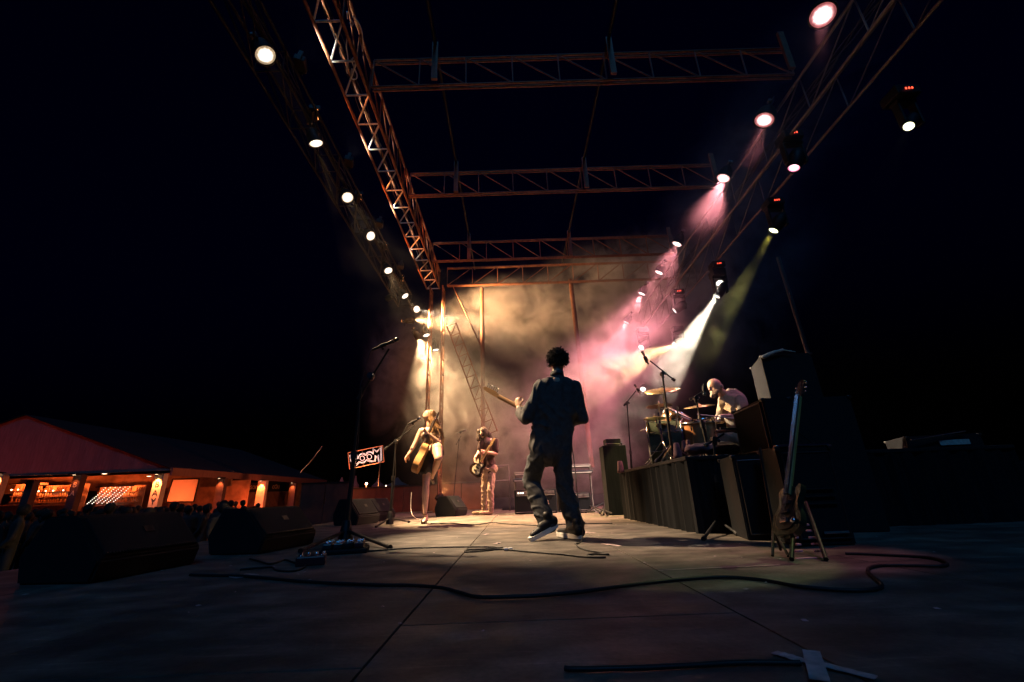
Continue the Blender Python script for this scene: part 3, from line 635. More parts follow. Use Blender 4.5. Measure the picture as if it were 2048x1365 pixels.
# ------------------------------------------------------------------ MICROPHONE STANDS
def mic_parts(root, tip, tail, s=1.0, headmat='steel', body='black'):
    tip = Vector(tip); tail = Vector(tail); ax = (tip-tail).normalized()
    b = MB(); b.tube([tail, lerp(tail, tip, .72)], [.012*s, .018*s], 10); b.build('microphone', M[body], root)
    h = MB(); c = lerp(tail, tip, .86); h.sphere(c, .027*s, 8); h.tube([lerp(tail, tip, .68), lerp(tail, tip, .76)], [.02*s, .026*s], 12); h.build('microphone_grille', M[headmat], root)
def stand(label, base, top, feet, boom=None, mic=None, cone=True, r=.012, group=None, headmat='steel', body='black', cable=True, cat='microphone stand', clampat=None):
    base = Vector(base); root = thing('microphone_stand', label, cat, base, group=group)
    L = lambda p: Vector(p)-base
    up0 = Vector((0, 0, .12)) 
    t = MB(); t.tube([L(base)+up0*.4, lerp(L(base)+up0, L(top), .5)], r*1.35, 10); t.build('lower_tube', M['black'], root)
    t = MB(); t.tube([lerp(L(base)+up0, L(top), .5), L(top)], r*.85, 10); t.build('upper_tube', M['black'], root)
    t = MB(); q = lerp(L(base)+up0, L(top), .5); t.tube([q-Vector((0, 0, .04)), q+Vector((0, 0, .03))], r*2.1, 10); t.build('clutch', M['steel'], root)
    if cone:
        t = MB(); t.lathe([(.055*r/.012, 0.02), (.05*r/.012, .05), (.028*r/.012, .19), (.022*r/.012, .20), (.001, .20)], n=16); t.build('hub', M['black'], root)
    for f in feet:
        t = MB(); fl = L(f); st = Vector((0, 0, .11 if cone else .2)); st = st + (fl-st).normalized()*.03
        t.tube([st, fl+Vector((0, 0, .014))], r*.95, 8); lg = t.build('leg', M['black'], root)
        e = MB(); d = (fl-st).normalized(); e.tube([fl-d*.035+Vector((0, 0, .014)), fl+d*.012+Vector((0, 0, .014))], r*1.4, 8); e.build('rubber_foot', M['rubber'], lg)
    if boom:
        a, b = L(boom[0]), L(boom[1])
        t = MB(); t.tube([a, b], r*.7, 8); t.build('boom', M['black'], root)
        t = MB(); c = L(clampat or top); t.tube([c-Vector((0, .03, 0)), c+Vector((0, .03, 0))], r*2.2, 10); t.tube([c-Vector((0, 0, .05)), c+Vector((0, 0, .02))], r*1.6, 10); t.sphere(c+Vector((.03, -.03, -.01)), r*1.3, 6); t.build('boom_clamp', M['steel'], root)
        t = MB(); t.tube([a, lerp(a, b, .12)], r*1.5, 8); t.build('counterweight', M['rubber'], root)
    if mic: 
        mic_parts(root, L(mic[0]), L(mic[1]), mic[2] if len(mic) > 2 else 1, headmat, body)
        c = lerp(L(mic[0]), L(mic[1]), .62); t = MB(); t.tube([c-Vector((0, 0, .05)), c], .012, 8); t.tube([c-(L(mic[0])-L(mic[1])).normalized()*.03, c+(L(mic[0])-L(mic[1])).normalized()*.03], .024, 10); t.build('clip', M['black'], root)
        if cable:
            pts = [L(mic[1]), L(mic[1])+Vector((-.03, 0, -.05)), lerp(L(mic[1]), L(top), .4)+Vector((-.03, -.02, -.12)), L(top)+Vector((0, -.03, -.06)), lerp(L(top), L(base), .35)+Vector((.035, -.02, 0)), lerp(L(top), L(base), .7)+Vector((.03, -.02, 0)), L(base)+Vector((.04, -.03, .05))]
            t = MB(); t.tube(smooth_path(pts), .0045, 6); t.build('cable', M['rubber'], root)
    return root
bp = PZ(690, 1087, 0); Yb = bp.y
stand('tall boom microphone stand in the left foreground by the pedals', bp, P(722, 775, Yb), [PZ(602, 1106), PZ(779, 1099), PZ(655, 1083)],
      boom=(P(716, 800, Yb+.03), P(778, 698, Yb)), mic=(P(801, 677, Yb-.02), P(745, 700, Yb+.02)), r=.016, clampat=P(742, 752, Yb))
bp = PZ(779, 1052, 0); Yw = bp.y
stand('boom microphone stand in front of the singer', bp, P(792, 882, Yw), [PZ(818, 1046), PZ(752, 1056), PZ(790, 1040)], boom=(P(768, 900, Yw), P(830, 852, Yw)), mic=(P(843, 836, Yw), P(816, 849, Yw)), r=.013, headmat='chrome')
bp = PZ(905, 1026, 0)
stand('dark microphone stand between the singer and the bass player', bp, P(918, 880, bp.y), [PZ(925, 1026), PZ(892, 1028), PZ(908, 1022)], boom=(P(912, 890, bp.y), P(922, 872, bp.y)), mic=(P(933, 860, bp.y), P(914, 867, bp.y)), r=.008, headmat='chrome', body='steel', cable=False)
# drum overhead stands on the riser
q = P(1345, 915, 5.0); q.z = ZR
stand('tall boom stand on the riser reaching over the crash cymbal', q, P(1325, 748, 5.0), [q+Vector((-.22, -.06, 0)), q+Vector((.2, -.08, 0)), q+Vector((.02, .2, 0))], boom=(P(1350, 762, 5.0), P(1300, 722, 5.0)), mic=(P(1283, 701, 5.0), P(1297, 729, 5.0), .7), r=.012, cable=False, cone=False)
q = P(1418, 905, 4.9); q.z = ZR
stand('short boom stand between the drums and the drummer', q, P(1391, 797, 4.9), [q+Vector((-.18, -.05, 0)), q+Vector((.18, -.05, 0)), q+Vector((0, .2, 0))], boom=(P(1380, 800, 4.9), P(1405, 784, 4.9)), mic=(P(1409, 792, 4.9), P(1408, 768, 4.9), .7), r=.011, cable=False, cone=False)
q = PZ(1262, 1000, 0); q = P(1258, 925, 8.2); q.z = 0
stand('pale hazy boom stand left of the drum kit', q, P(1254, 806, 8.2), [q+Vector((-.25, 0, 0)), q+Vector((.25, 0, 0)), q+Vector((0, .2, 0))], boom=(P(1248, 812, 8.2), P(1272, 782, 8.2)), mic=(P(1268, 768, 8.2), P(1281, 788, 8.2), .9), r=.013, cable=False, body='cream')
# music stand right of centre
q = PZ(1440, 1066, 0)
ms = stand('low black stand with a pink lit tray in front of the drum riser', q, P(1428, 880, q.y), [PZ(1408, 1082), PZ(1475, 1072), PZ(1450, 1058)], r=.013, cat='music stand', boom=(P(1410, 892, q.y), P(1448, 868, q.y)))
mb = MB(); c = P(1470, 860, q.y)-q; mb.box(c, (.30, .22, .018), rot=Matrix.Rotation(R(-3), 3, 'Y'), bev=.004); mb.build('tray', M['pinkcloth'], ms)  # pink light on the tray put into its mauve colour
mb = MB(); mb.tube([P(1440, 857, q.y-.11)-q, P(1478, 858, q.y-.11)-q], .007, 6); mb.build('tray_lip', M['chrome'], ms)

# ------------------------------------------------------------------ GUITARS
def guitar(label, name, cat, neck_end, body_c, normal, kind='s', sc=1.0, mats=('sunburst', 'wood')):
    """local x from body centre to head, y across, z outwards (face)"""
    bc = Vector(body_c); x = Vector(neck_end)-bc; L = x.length
    fr = frame(bc, x, Vector(normal).cross(x)); 
    root = thing(name, label, cat, (0, 0, 0)); root.matrix_world = fr
    if kind == 's':  outline = [(-.20, 0), (-.19, .10), (-.12, .165), (-.03, .15), (.02, .118), (.09, .13), (.17, .165), (.215, .14), (.15, .075), (.10, .03), (.10, -.03), (.14, -.07), (.18, -.11), (.15, -.145), (.07, -.125), (.0, -.115), (-.06, -.15), (-.14, -.165), (-.195, -.10)]
    elif kind == 'lp': outline = [(-.2, 0), (-.19, .10), (-.12, .165), (-.03, .15), (.03, .11), (.1, .11), (.16, .125), (.19, .09), (.19, .03), (.19, -.03), (.15, -.04), (.2, -.11), (.14, -.13), (.08, -.11), (.02, -.11), (-.04, -.15), (-.13, -.165), (-.19, -.1)]
    else: outline = [(-.25, 0), (-.24, .12), (-.16, .2), (-.06, .19), (.03, .135), (.1, .125), (.17, .145), (.225, .11), (.24, .03), (.24, -.03), (.225, -.11), (.17, -.145), (.1, -.125), (.03, -.135), (-.06, -.19), (-.16, -.2), (-.24, -.12)]
    ol = smooth_path([Vector((a, b, 0)) for a, b in outline]+[Vector((*outline[0], 0))], 4)[:-1]
    poly = [(v.x*sc, v.y*sc) for v in ol]; th = (.045 if kind != 'a' else .10)*sc
    body = MB(); body.prism(poly, -th, 0); bo = body.build('body', M[mats[0]], root)
    inner = [(a*.94, b*.94) for a, b in poly]
    t = MB(); t.prism(inner if kind == 'a' else [(a*.7-.01, b*.62) for a, b in poly], .0005, .004); t.build('top' if kind == 'a' else 'pickguard', M['spruce' if kind == 'a' else 'cream' if kind == 's' else 'black'], root)
    hl = .19*sc; nl = L-hl
    n = MB(); n.tube([(.12*sc, 0, .004), (nl, 0, .004)], [.026*sc, .021*sc], 8); n.build('neck', M['olive' if kind == 'lp' else mats[1]], root)
    f = MB(); f.box(((.12*sc+nl)/2, 0, .022*sc), (nl-.12*sc, .046*sc, .008)); fb = f.build('fretboard', M['rose' if kind != 's' else mats[1]], root)
    fm = MB(); fm.box((0, 0, .028*sc), (.0025, .046*sc, .003)); fme = fm.mesh('fret', M['chrome'])
    s = .64*sc; x0 = nl
    for i in range(1, 15): instance(fme, 'fret', fb, Matrix.Translation((nl-s*(1-2**(-i/12)), 0, 0)))
    h = MB()
    if kind == 's': hp = [(0, .020), (.03, .024), (.05, .034), (.12, .032), (.17, .028), (.19, .008), (.17, -.010), (.12, -.016), (.04, -.020), (0, -.020)]
    else: hp = [(0, .022), (.02, .032), (.16, .042), (.18, .02), (.185, 0), (.18, -.02), (.16, -.042), (.02, -.032), (0, -.022)]
    h.prism([(nl+a*sc, b*sc) for a, b in hp], -.012, .006); hd = h.build('headstock', M[mats[1] if kind == 's' else 'rose'], root)
    tm = MB(); tm.tube([(0, .0, -.008), (0, 0, .016)], .005*sc, 8); tm.tube([(0, 0, 0), (0, .035*sc, 0)], .0035, 6); tm.sphere((0, .044*sc, 0), .011*sc, 6, (.7, 1, 1)); tme = tm.mesh('tuning_peg', M['chrome'])
    for i in range(6):
        if kind == 's': mw = Matrix.Translation((nl+(.035+.024*i)*sc, .022*sc, 0))
        else:
            sgn = 1 if i < 3 else -1; mw = Matrix.Translation((nl+(.035+.045*(i % 3))*sc, sgn*.02*sc, 0)) @ Matrix.Rotation(0 if sgn > 0 else math.pi, 4, 'Z')
        instance(tme, 'tuning_peg', hd, mw)
    if kind != 'a':
        for xx in (-.02, .05):
            pk = MB(); pk.box((xx*sc, 0, .010), (.03*sc, .085*sc, .012), bev=.003); pk.build('pickup', M['black'], root)
        br = MB(); br.box((-.09*sc, 0, .010), (.035*sc, .075*sc, .014), bev=.003); br.build('bridge', M['chrome'], root)
        kn = MB(); kn.lathe([(.014, .003), (.013, .016), (.001, .017)], (-.1*sc, -.1*sc, .002), n=12); kn.build('control_knob', M['chrome'], root)
    else:
        br = MB(); br.box((-.12*sc, 0, .010), (.03*sc, .16*sc, .012), bev=.003); br.build('bridge', M['rose'], root)
        ho = MB(); ho.lathe([(.001, .0055), (.05*sc, .0055)], (.05*sc, 0, 0), n=20); ho.build('sound_hole', M['ink'], root)
    st = MB()
    for i in range(6):
        yy = (-.019+.0076*i)*sc; st.tube([(-.09*sc, yy*1.2, .022), (nl+.01, yy, .033*sc)], .0009, 4, False)
    st.build('strings', M['chrome'], root)
    return root

# ---- man in dark clothes (foreground guitarist)
def frontman():
    Y = 4.05
    root = thing('person', 'guitarist in dark shirt and trousers with dark curly hair, back to the camera', 'person', P(1115, 1078, Y))
    o = root.location.copy()
    def q(x, y, dy=0): return P(x, y, Y+dy)-o
    hc = q(1115, 723, .03)
    shL, shR = q(1084, 772), q(1146, 772)
    elL, haL = q(1053, 836, -.02), q(1038, 818, .20)
    elR, haR = q(1164, 838, .02), q(1120, 848, .30)
    skin = [(hc+Vector((0, .01, -.02)), hc+Vector((0, .02, .03)), .073, .078), (hc+Vector((0, .05, -.07)), hc+Vector((0, .03, 0)), .045, .065),
            (q(1114, 752), hc+Vector((0, 0, -.05)), .055, .052)]
    skin += [(hc+Vector((s*.083, .02, -.01)), hc+Vector((s*.086, .0, .02)), .012, .016, ((1, 0, 0), .5)) for s in (-1, 1)]
    skin += [(hc+Vector((0, .115, -.01)), hc+Vector((0, .105, .02)), .012, .010), (hc+Vector((-.02, .1, -.045)), hc+Vector((.02, .1, -.045)), .007, .007)]
    skin += [(q(1114, 765), q(1110, 905), .075, .075), (q(1096, 895), q(1094, 915), .05, .05), (q(1124, 895), q(1125, 915), .05, .05)]
    skin += [(q(1092, 772), q(1137, 772), .05, .05)]
    skin += arm_parts(shL, elL, haL) + arm_parts(shR, elR, haR)
    nd = (q(968, 778, .28)-q(1110, 852, .25)).normalized()
    skin += hand_parts(haL, Vector((-.15, .3, .95)), Vector((.8, .6, .0)), 1.0, .9)
    skin += hand_parts(haR, Vector((-.9, .1, -.5)), Vector((0, -1, 0)), .95, .5)
    body = organic('body', skin, M['skin'], root, voxel=.008, smooth=2)
    # shirt
    sh = [(q(1113, 762), q(1086, 775), .060, .070, ((0, 1, 0), 1.1)), (q(1115, 762), q(1143, 775), .060, .070, ((0, 1, 0), 1.1)), (q(1113, 782), q(1111, 825), .125, .145, ((0, 1, 0), .78)), (q(1095, 786), q(1090, 825), .085, .10), (q(1134, 786), q(1135, 825), .085, .095),
          (q(1110, 810), q(1104, 900), .14, .155, ((0, 1, 0), .8)), (q(1088, 815), q(1076, 896), .085, .085), (q(1132, 815), q(1127, 898), .08, .085), (q(1080, 897), q(1126, 903), .065, .065),
          (q(1114, 750), q(1114, 758), .058, .075)]
    sh += [(shL+Vector((-.01, 0, -.01)), lerp(shL, elL, .5), .070, .068), (lerp(shL, elL, .5), elL, .068, .064), (elL, lerp(elL, haL, .62), .064, .060)]
    sh += [(shR+Vector((.01, 0, -.01)), lerp(shR, elR, .5), .070, .066), (lerp(shR, elR, .5), elR, .066, .062), (elR, lerp(elR, haR, .8), .062, .048)]
    organic('shirt', sh, M['shirt'], root, voxel=.009, smooth=3, folds=.020, fscale=6.5, fdir=(1.5, 1.5, .45))
    co = MB(); c = q(1114, 748)
    co.lathe([(.068, -.02), (.064, .012), (.058, .016), (.060, -.02)], c, (0, .15, 1), 18); co.build('collar', M['shirt'], root)
    # trousers
    kL, kR = q(1062, 962, .14), q(1129, 978, .02); aL, aR = q(1091, 1042, .0), q(1150, 1048, .02)
    tr = [(q(1086, 900), q(1124, 900), .102, .095), (q(1080, 905), kL, .098, .080), (kL, aL, .080, .076), (q(1124, 905), kR, .092, .078), (kR, aR, .078, .082),
          (aL, q(1095, 1050, -.01), .078, .078), (aR, q(1153, 1058, .02), .084, .076)]
    organic('trousers', tr, M['trouser'], root, voxel=.009, smooth=2, folds=.016, fscale=6, fdir=(.9, .9, 1.5))
    # shoes: left lifted heel, toe planted
    def shoe(heel, toe, z0h, z0t, side):
        s = thing('x', None, None); bpy.data.objects.remove(s)
        d = (toe-heel).normalized(); u = Vector((0, 0, 1)); u = (u-d*u.dot(d)).normalized()
        up_ = organic('shoe', [(heel+u*.055, heel+u*.055+d*.12, .046, .042), (heel+u*.05+d*.1, toe+u*.035-d*.02, .042, .032, (u, .8)), (heel+u*.07+d*.03, heel+u*.12+d*.04, .036, .036)], M['black'], root, voxel=.007, smooth=2)
        sd2 = d.cross(u); ln = (toe-heel).length; poly = []
        for i in range(28):
            t = 2*math.pi*i/28; xx = math.cos(t); yy = math.sin(t); wd = .050-.010*xx*xx+.003*xx; poly.append((ln*.5+(ln*.5+.035)*xx, wd*(1 if yy > 0 else -1)*abs(yy)**.7))
        so_ = MB(); fr = frame(heel, d, sd2); so_.prism(poly, -.004, .030, fr if frame(heel, d, sd2).col[2].xyz.dot(u) > 0 else frame(heel, d, -sd2))
        so_.build('sole', M['sole'], up_)
    hl = q(1110, 1055, -.02); tl = PZ(1066, 1080, .012)-o; shoe(hl, tl, 0, 0, 1)
    hr = PZ(1160, 1077, .012)-o; tr_ = PZ(1127, 1072, .012)-o+Vector((-.03, .04, 0)); shoe(hr, tr_, 0, 0, 1)
    # curly hair
    hp = []
    rnd = random.Random(3)
    for i in range(460):
        v = Vector((rnd.gauss(0, 1), rnd.gauss(0, 1), rnd.gauss(0, 1))).normalized()
        if v.z < -.55 or (v.y > .55 and v.z < .2): continue
        c = hc+Vector((v.x*.088, v.y*.088-.012, v.z*.098+.018)); r = rnd.uniform(.005, .010)
        w2 = Vector((rnd.uniform(-1, 1), rnd.uniform(-1, 1), rnd.uniform(-1, 1)))*.022
        hp.append((c, c+w2+v*.012, r, r*.75))
    hp.append((hc+Vector((0, -.015, .005)), hc+Vector((0, -.01, .04)), .082, .08))
    organic('hair', hp, M['hairdark'], root, voxel=.0045, smooth=0, folds=.004, fscale=60, fdir=(1, 1, 1))
    st = MB()
    for i in range(420):
        v = Vector((rnd.gauss(0, 1), rnd.gauss(0, 1), rnd.gauss(0, 1))).normalized()
        if v.z < -.6: continue
        c = hc+Vector((v.x*.092, v.y*.092-.012, v.z*.102+.02)); a = v.orthogonal().normalized(); b = v.cross(a); r0 = rnd.uniform(.004, .009); ph = rnd.uniform(0, 6); ln_ = rnd.uniform(.012, .034); tl_ = Vector((rnd.uniform(-.4, .4), rnd.uniform(-.4, .4), rnd.uniform(-.5, .2)))
        st.tube([c+(v+tl_*t)*ln_*t+(a*math.cos(ph+t*9)+b*math.sin(ph+t*9))*r0 for t in [k/9 for k in range(10)]], .0017, 4, False)
    st.build('hair_curls', M['hairdark'], root)
    bc = P(1106, 850, Y+.24)
    guitar('maple necked electric guitar held by the man in dark clothes', 'electric_guitar', 'guitar', P(966, 777, Y+.36), bc, (0, 1, .15), 's', 1.0, ('sunburst', 'wood'))
    # strap over back
    mb = MB(); pts = [q(1126, 757, -.08), q(1120, 748, -.04), q(1098, 764, .08)]
frontman()

# ---- singer
def singer():
    Y = 7.16
    root = thing('person', 'long haired blond woman singing on one leg in black skirt and heels', 'person', P(848, 1048, Y)); o = root.location.copy()
    def q(x, y, dy=0): return P(x, y, Y+dy)-o
    hc = q(857, 832)
    shR, elR, haR = q(841, 862, .0), q(828, 892, -.05), q(818, 908, -.12)
    shL, elL, haL = q(874, 862, .0), q(879, 886, -.08), q(857, 868, -.20)
    hip = q(858, 905)
    face_dir = Vector((-.92, -.25, .22)).normalized(); side = Vector((-.25, .95, 0)).normalized()
    skin = [(hc, hc+Vector((0, 0, .02)), .078, .080), (hc+face_dir*.03-Vector((0, 0, .05)), hc+face_dir*.04-Vector((0, 0, .02)), .045, .055),
            (hc+face_dir*.088+Vector((0, 0, -.005)), hc+face_dir*.075+Vector((0, 0, .02)), .011, .009), (hc+face_dir*.078-Vector((0, 0, .035))-side*.014, hc+face_dir*.078-Vector((0, 0, .035))+side*.014, .008, .008),
            (q(858, 852), hc+Vector((0, 0, -.04)), .04, .042), (q(843, 862), q(872, 862), .045, .045), (q(857, 866), q(856, 892), .095, .075, ((0, 1, 0), .8)), (q(856, 895), q(857, 908), .085, .10, ((0, 1, 0), .85))]
    skin += arm_parts(shR, elR, haR, (.04, .034, .022))+arm_parts(shL, elL, haL, (.042, .036, .023))
    skin += hand_parts(haR, (-.4, -.3, -.8), (.9, -.3, -.2), .95, .45)+hand_parts(haL, (-.6, -.4, .5), (.4, -.8, .2), .9, .9)
    kn, an = q(852, 969, -.04), q(850, 1026, .02)
    skin += [(q(855, 915), kn, .088, .056), (kn+Vector((0, 0, .01)), kn-Vector((0, 0, .03)), .057, .052), (kn, lerp(kn, an, .35), .052, .058), (lerp(kn, an, .35), an, .058, .030)]
    k2, a2 = q(877, 916, -.26), q(864, 955, .16)
    skin += [(q(866, 900), q(874, 898, -.12), .098, .098), (q(874, 898, -.12), k2, .092, .066), (k2, lerp(k2, a2, .4), .056, .055), (lerp(k2, a2, .4), a2, .055, .028), (a2, a2+Vector((.0, .1, -.05)), .026, .02)]
    # foot in heel
    hl = q(853, 1036, .07); toe = q(846, 1046, -.11); 
    skin += [(an, hl+Vector((0, 0, .0)), .030, .028), (hl, lerp(hl, toe, .6), .028, .030), (lerp(hl, toe, .6), toe+Vector((0, 0, .01)), .030, .018)]
    organic('body', skin, M['skinp'], root, voxel=.008, smooth=2)
    organic('bodice', [(q(857, 874), q(856, 894), .103, .086, ((0, 1, 0), .85)), (q(849, 872, -.04), q(865, 872, -.04), .06, .06)], M['corset'], root, voxel=.009, smooth=1, folds=.006, fscale=28)
    organic('skirt', [(q(850, 905), q(866, 905), .115, .118), (q(852, 915), q(852, 938), .12, .122), (q(868, 910, .02), q(871, 932, .03), .12, .09), (q(878, 906, .08), q(874, 925, .08), .085, .07)], M['dress'], root, voxel=.010, smooth=2, folds=.012, fscale=9)
    sh = MB(); sh.tube([toe+Vector((0, 0, -.01)), lerp(toe, hl, .45)+Vector((0, 0, -.015)), hl+Vector((0, 0, -.035))], [.032, .030, .026], 10)
    sh.tube([hl+Vector((0, .01, -.03)), hl+Vector((0, .02, -.128))], [.014, .006], 8); sh.tube([toe+Vector((0, 0, -.015)), toe+Vector((0, 0, -.04))], [.036, .034], 10)
    for t in (.15, .9): 
        c = lerp(toe, an, t); sh.lathe([(.036, -.008), (.040, 0), (.036, .008)], c, (0, -.4, 1), 14)
    sh.build('high_heel_shoe', M['rose'], root)
    s2 = MB(); s2.tube([a2+Vector((0, .02, -.03)), a2+Vector((0, .12, -.09))], [.03, .025], 8); s2.build('high_heel_shoe', M['rose'], root)
    # hair mass + strands
    hp = [(hc-face_dir*.045+Vector((0, 0, .022)), hc-face_dir*.05+Vector((0, 0, -.05)), .088, .084), (q(868, 838), q(879, 872, .04), .055, .055), (q(878, 868, .05), q(882, 896, .06), .055, .028), (q(862, 846, .04), q(867, 880, .08), .05, .05)]
    hair = organic('hair', hp, M['hairblond'], root, voxel=.009, smooth=1, folds=.012, fscale=26, fdir=(1.6, 1.6, .25))
    rnd = random.Random(5); st = MB()
    for i in range(260):
        a = rnd.uniform(0, 1); b0 = rnd.gauss(0, .035); c0 = rnd.gauss(0, .05)
        p0 = hc-face_dir*rnd.uniform(-.03, .08)+Vector((0, c0*.6, rnd.uniform(.03, .10)))
        p1 = hc-face_dir*rnd.uniform(.06, .11)+Vector((b0*.4, c0, -.06)); p2 = lerp(q(866, 856), q(882, 862), a)+Vector((b0*.6, c0, 0)); p3 = lerp(q(866, 884), q(884, 888), a)+Vector((b0, c0*1.3, rnd.uniform(-.14, .06)))
        st.tube(smooth_path([p0, p1, p2, lerp(p2, p3, .5)+Vector((rnd.gauss(0, .02), 0, 0)), p3], 3), [.0045]*12+[.002], 4, False)
    st.build('hair_strands', M['hairblond'], hair)
    guitar('acoustic guitar held low by the singer, seen nearly edge on', 'acoustic_guitar', 'guitar', P(878, 824, Y-.12), P(836, 914, Y-.27), (-.97, -.12, .1), 'a', .92, ('spruce', 'rose'))
singer()

# ---- bass player
def bassist():
    Y = 9.5; s = .93
    root = thing('person', 'bass player with long brown hair in maroon tee and khaki trousers', 'person', P(975, 1029, Y)); o = root.location.copy(); root.location.z = 0; o.z = 0
    def q(x, y, dy=0): return P(x, y, Y+dy)-o
    hc = q(967, 866, -.04); fd = Vector((-.6, -.7, -.4)).normalized()
    shL, elL, haL = q(991, 883, -.02), q(992, 908, -.06), q(972, 905, -.26); shR, elR, haR = q(964, 885, 0), q(958, 906, -.02), q(950, 917, -.22)
    skin = [(hc, hc+Vector((0, 0, .03)), .08, .085), (hc+fd*.03+Vector((0, 0, -.05)), hc+fd*.04, .05, .06), (hc+fd*.1, hc+fd*.09+Vector((0, 0, .02)), .014, .01), (q(975, 880), hc, .055, .05),
            (q(977, 885), q(978, 930), .12, .11, ((0, 1, 0), .75))]+arm_parts(shL, elL, haL)+arm_parts(shR, elR, haR)+hand_parts(haL, (-.8, -.4, .2), (.3, -.9, .2), 1, .9)+hand_parts(haR, (.2, -.4, -.8), (.6, -.8, 0), 1, .6)
    organic('body', skin, M['skin'], root, voxel=.010, smooth=2)
    organic('t_shirt', [(q(967, 886), q(989, 886), .068, .068), (q(978, 890), q(979, 925), .135, .125, ((0, 1, 0), .75)), (q(979, 925), q(979, 938), .13, .13, ((0, 1, 0), .8)), (shL, lerp(shL, elL, .75), .075, .072), (shR, lerp(shR, elR, .6), .07, .066)], M['maroon'], root, voxel=.011, smooth=2, folds=.012, fscale=9)
    aL, aR = q(982, 1019), q(968, 1018, .1)
    organic('trousers', [(q(972, 938), q(986, 938), .105, .105), (q(972, 945), q(969, 980, .03), .09, .072), (q(969, 980, .03), aR, .070, .060), (q(984, 945), q(981, 980, -.06), .09, .072), (q(981, 980, -.06), aL, .070, .062)], M['chino'], root, voxel=.011, smooth=2, folds=.016, fscale=8, fdir=(.9, .9, 1.4))
    for a, e in ((aL, Vector((-.20, -.10, 0))), (aR, Vector((-.22, -.02, 0)))):
        b = Vector((a.x, a.y, .045)); organic('shoe', [(b, b+e, .045, .036), (b, b+Vector((0, 0, .06)), .045, .045)], M['suede'], root, voxel=.009, smooth=2)
    hp = [(hc+Vector((0, .01, .03)), hc+Vector((.01, .01, -.02)), .098, .1), (q(976, 868), q(982, 882), .07, .05), (q(958, 862, -.05), q(957, 880, -.08), .045, .04), (q(966, 872, .06), q(972, 886, .08), .08, .05)]
    organic('hair', hp, M['hairbrown'], root, voxel=.009, smooth=1, folds=.014, fscale=22, fdir=(1.5, 1.5, .4))
    guitar('double horned bass guitar played by the long haired man', 'bass_guitar', 'guitar', P(990, 876, Y-.42), P(956, 934, Y-.26), (-.35, -.9, .15), 's', 1.0, ('sunburst', 'wood'))
bassist()

# ---- drummer
def drummer():
    Y = 5.6
    root = thing('person', 'bald bearded drummer in a cream shirt leaning over the drums', 'person', (P(1480, 860, Y).x, Y, ZR)); o = root.location.copy()
    def q(x, y, dy=0): return P(x, y, Y+dy)-o
    hc = q(1432, 776, -.05); fd = Vector((-.55, -.25, -.78)).normalized()
    shL, elL, haL = q(1480, 800, -.12), q(1492, 838, -.22), q(1458, 832, -.30)     # near arm
    shR, elR, haR = q(1452, 800, .15), q(1442, 838, .2), q(1428, 842, .1)
    skin = [(hc, hc+Vector((-.015, 0, .035)), .082, .088), (hc+fd*.06, hc+fd*.09, .062, .048), (hc+fd*.075+Vector((-.06, -.01, .03)), hc+fd*.05+Vector((-.07, -.01, .05)), .014, .011), (hc+Vector((.05, -.085, -.02)), hc+Vector((.045, -.085, .01)), .014, .016, ((0, 1, 0), .5)),
            (q(1458, 797), hc+Vector((.02, 0, -.03)), .058, .056), (q(1467, 805), q(1482, 860), .12, .12)]
    skin += arm_parts(shL, elL, haL)+arm_parts(shR, elR, haR)+hand_parts(haL, (-1, -.1, .05), (0, .2, -1), 1.05, .9)+hand_parts(haR, (-1, .1, -.1), (0, 0, -1), 1.05, .9)
    organic('body', skin, M['skinp'], root, voxel=.009, smooth=2)
    organic('beard', [(hc+fd*.09, hc+fd*.14, .052, .036), (hc+fd*.05+Vector((0, -.05, -.02)), hc+fd*.1+Vector((0, -.03, -.01)), .03, .03), (hc+fd*.05+Vector((0, .05, -.02)), hc+fd*.1+Vector((0, .03, -.01)), .03, .03)], M['beard'], root, voxel=.008, smooth=1, folds=.006, fscale=50)
    sh = [(q(1456, 796, .05), q(1476, 796, -.08), .085, .085), (q(1464, 800), q(1478, 850), .15, .155), (q(1478, 850), q(1488, 885), .15, .15), (shL, lerp(shL, elL, .5), .082, .078), (lerp(shL, elL, .5), elL, .078, .07), (elL, lerp(elL, haL, .6), .07, .055), (shR, elR, .08, .07), (elR, lerp(elR, haR, .6), .068, .055), (q(1446, 800), q(1446, 806), .065, .065)]
    organic('shirt', sh, M['linen'], root, voxel=.010, smooth=2, folds=.014, fscale=9)
    tr = [(q(1488, 890), q(1470, 890, -.1), .13, .12), (q(1482, 888, -.1), q(1442, 872, -.25), .11, .085), (q(1442, 872, -.25), q(1446, 925, -.22), .08, .06), (q(1480, 888, .12), q(1436, 876, .25), .11, .085), (q(1436, 876, .25), q(1440, 925, .25), .08, .06)]
    organic('trousers', tr, M['chino'], root, voxel=.011, smooth=2, folds=.012, fscale=9)
    def stick(a, b, lab):
        mb = MB(); mb.tube([a, b], [.008, .0055], 8); mb.sphere(b, .008, 5); s = mb.build('drum_stick', M['drumhead']); tag(s, lab, 'drum stick')
    stick(P(1475, 838, Y-.33), P(1395, 829, Y-.36), 'raised pale drum stick in the near hand of the drummer'); stick(P(1440, 843, Y+.1), P(1385, 842, Y+.0), 'lower drum stick touching the snare drum')
    st = thing('drum_stool', 'low round drum stool under the drummer', 'stool', (P(1490, 900, Y).x, Y, ZR))
    mb = MB(); mb.lathe([(.001, .42), (.17, .42), (.18, .38), (.17, .34), (.001, .34)], n=20); mb.build('seat', M['case'], st)
    for k in range(3):
        a = k*2.09; mb = MB(); mb.tube([(0, 0, .34), (.03*math.cos(a), .03*math.sin(a), .18), (.24*math.cos(a), .24*math.sin(a), .01)], .012, 6); mb.build('leg', M['steel'], st)
drummer()

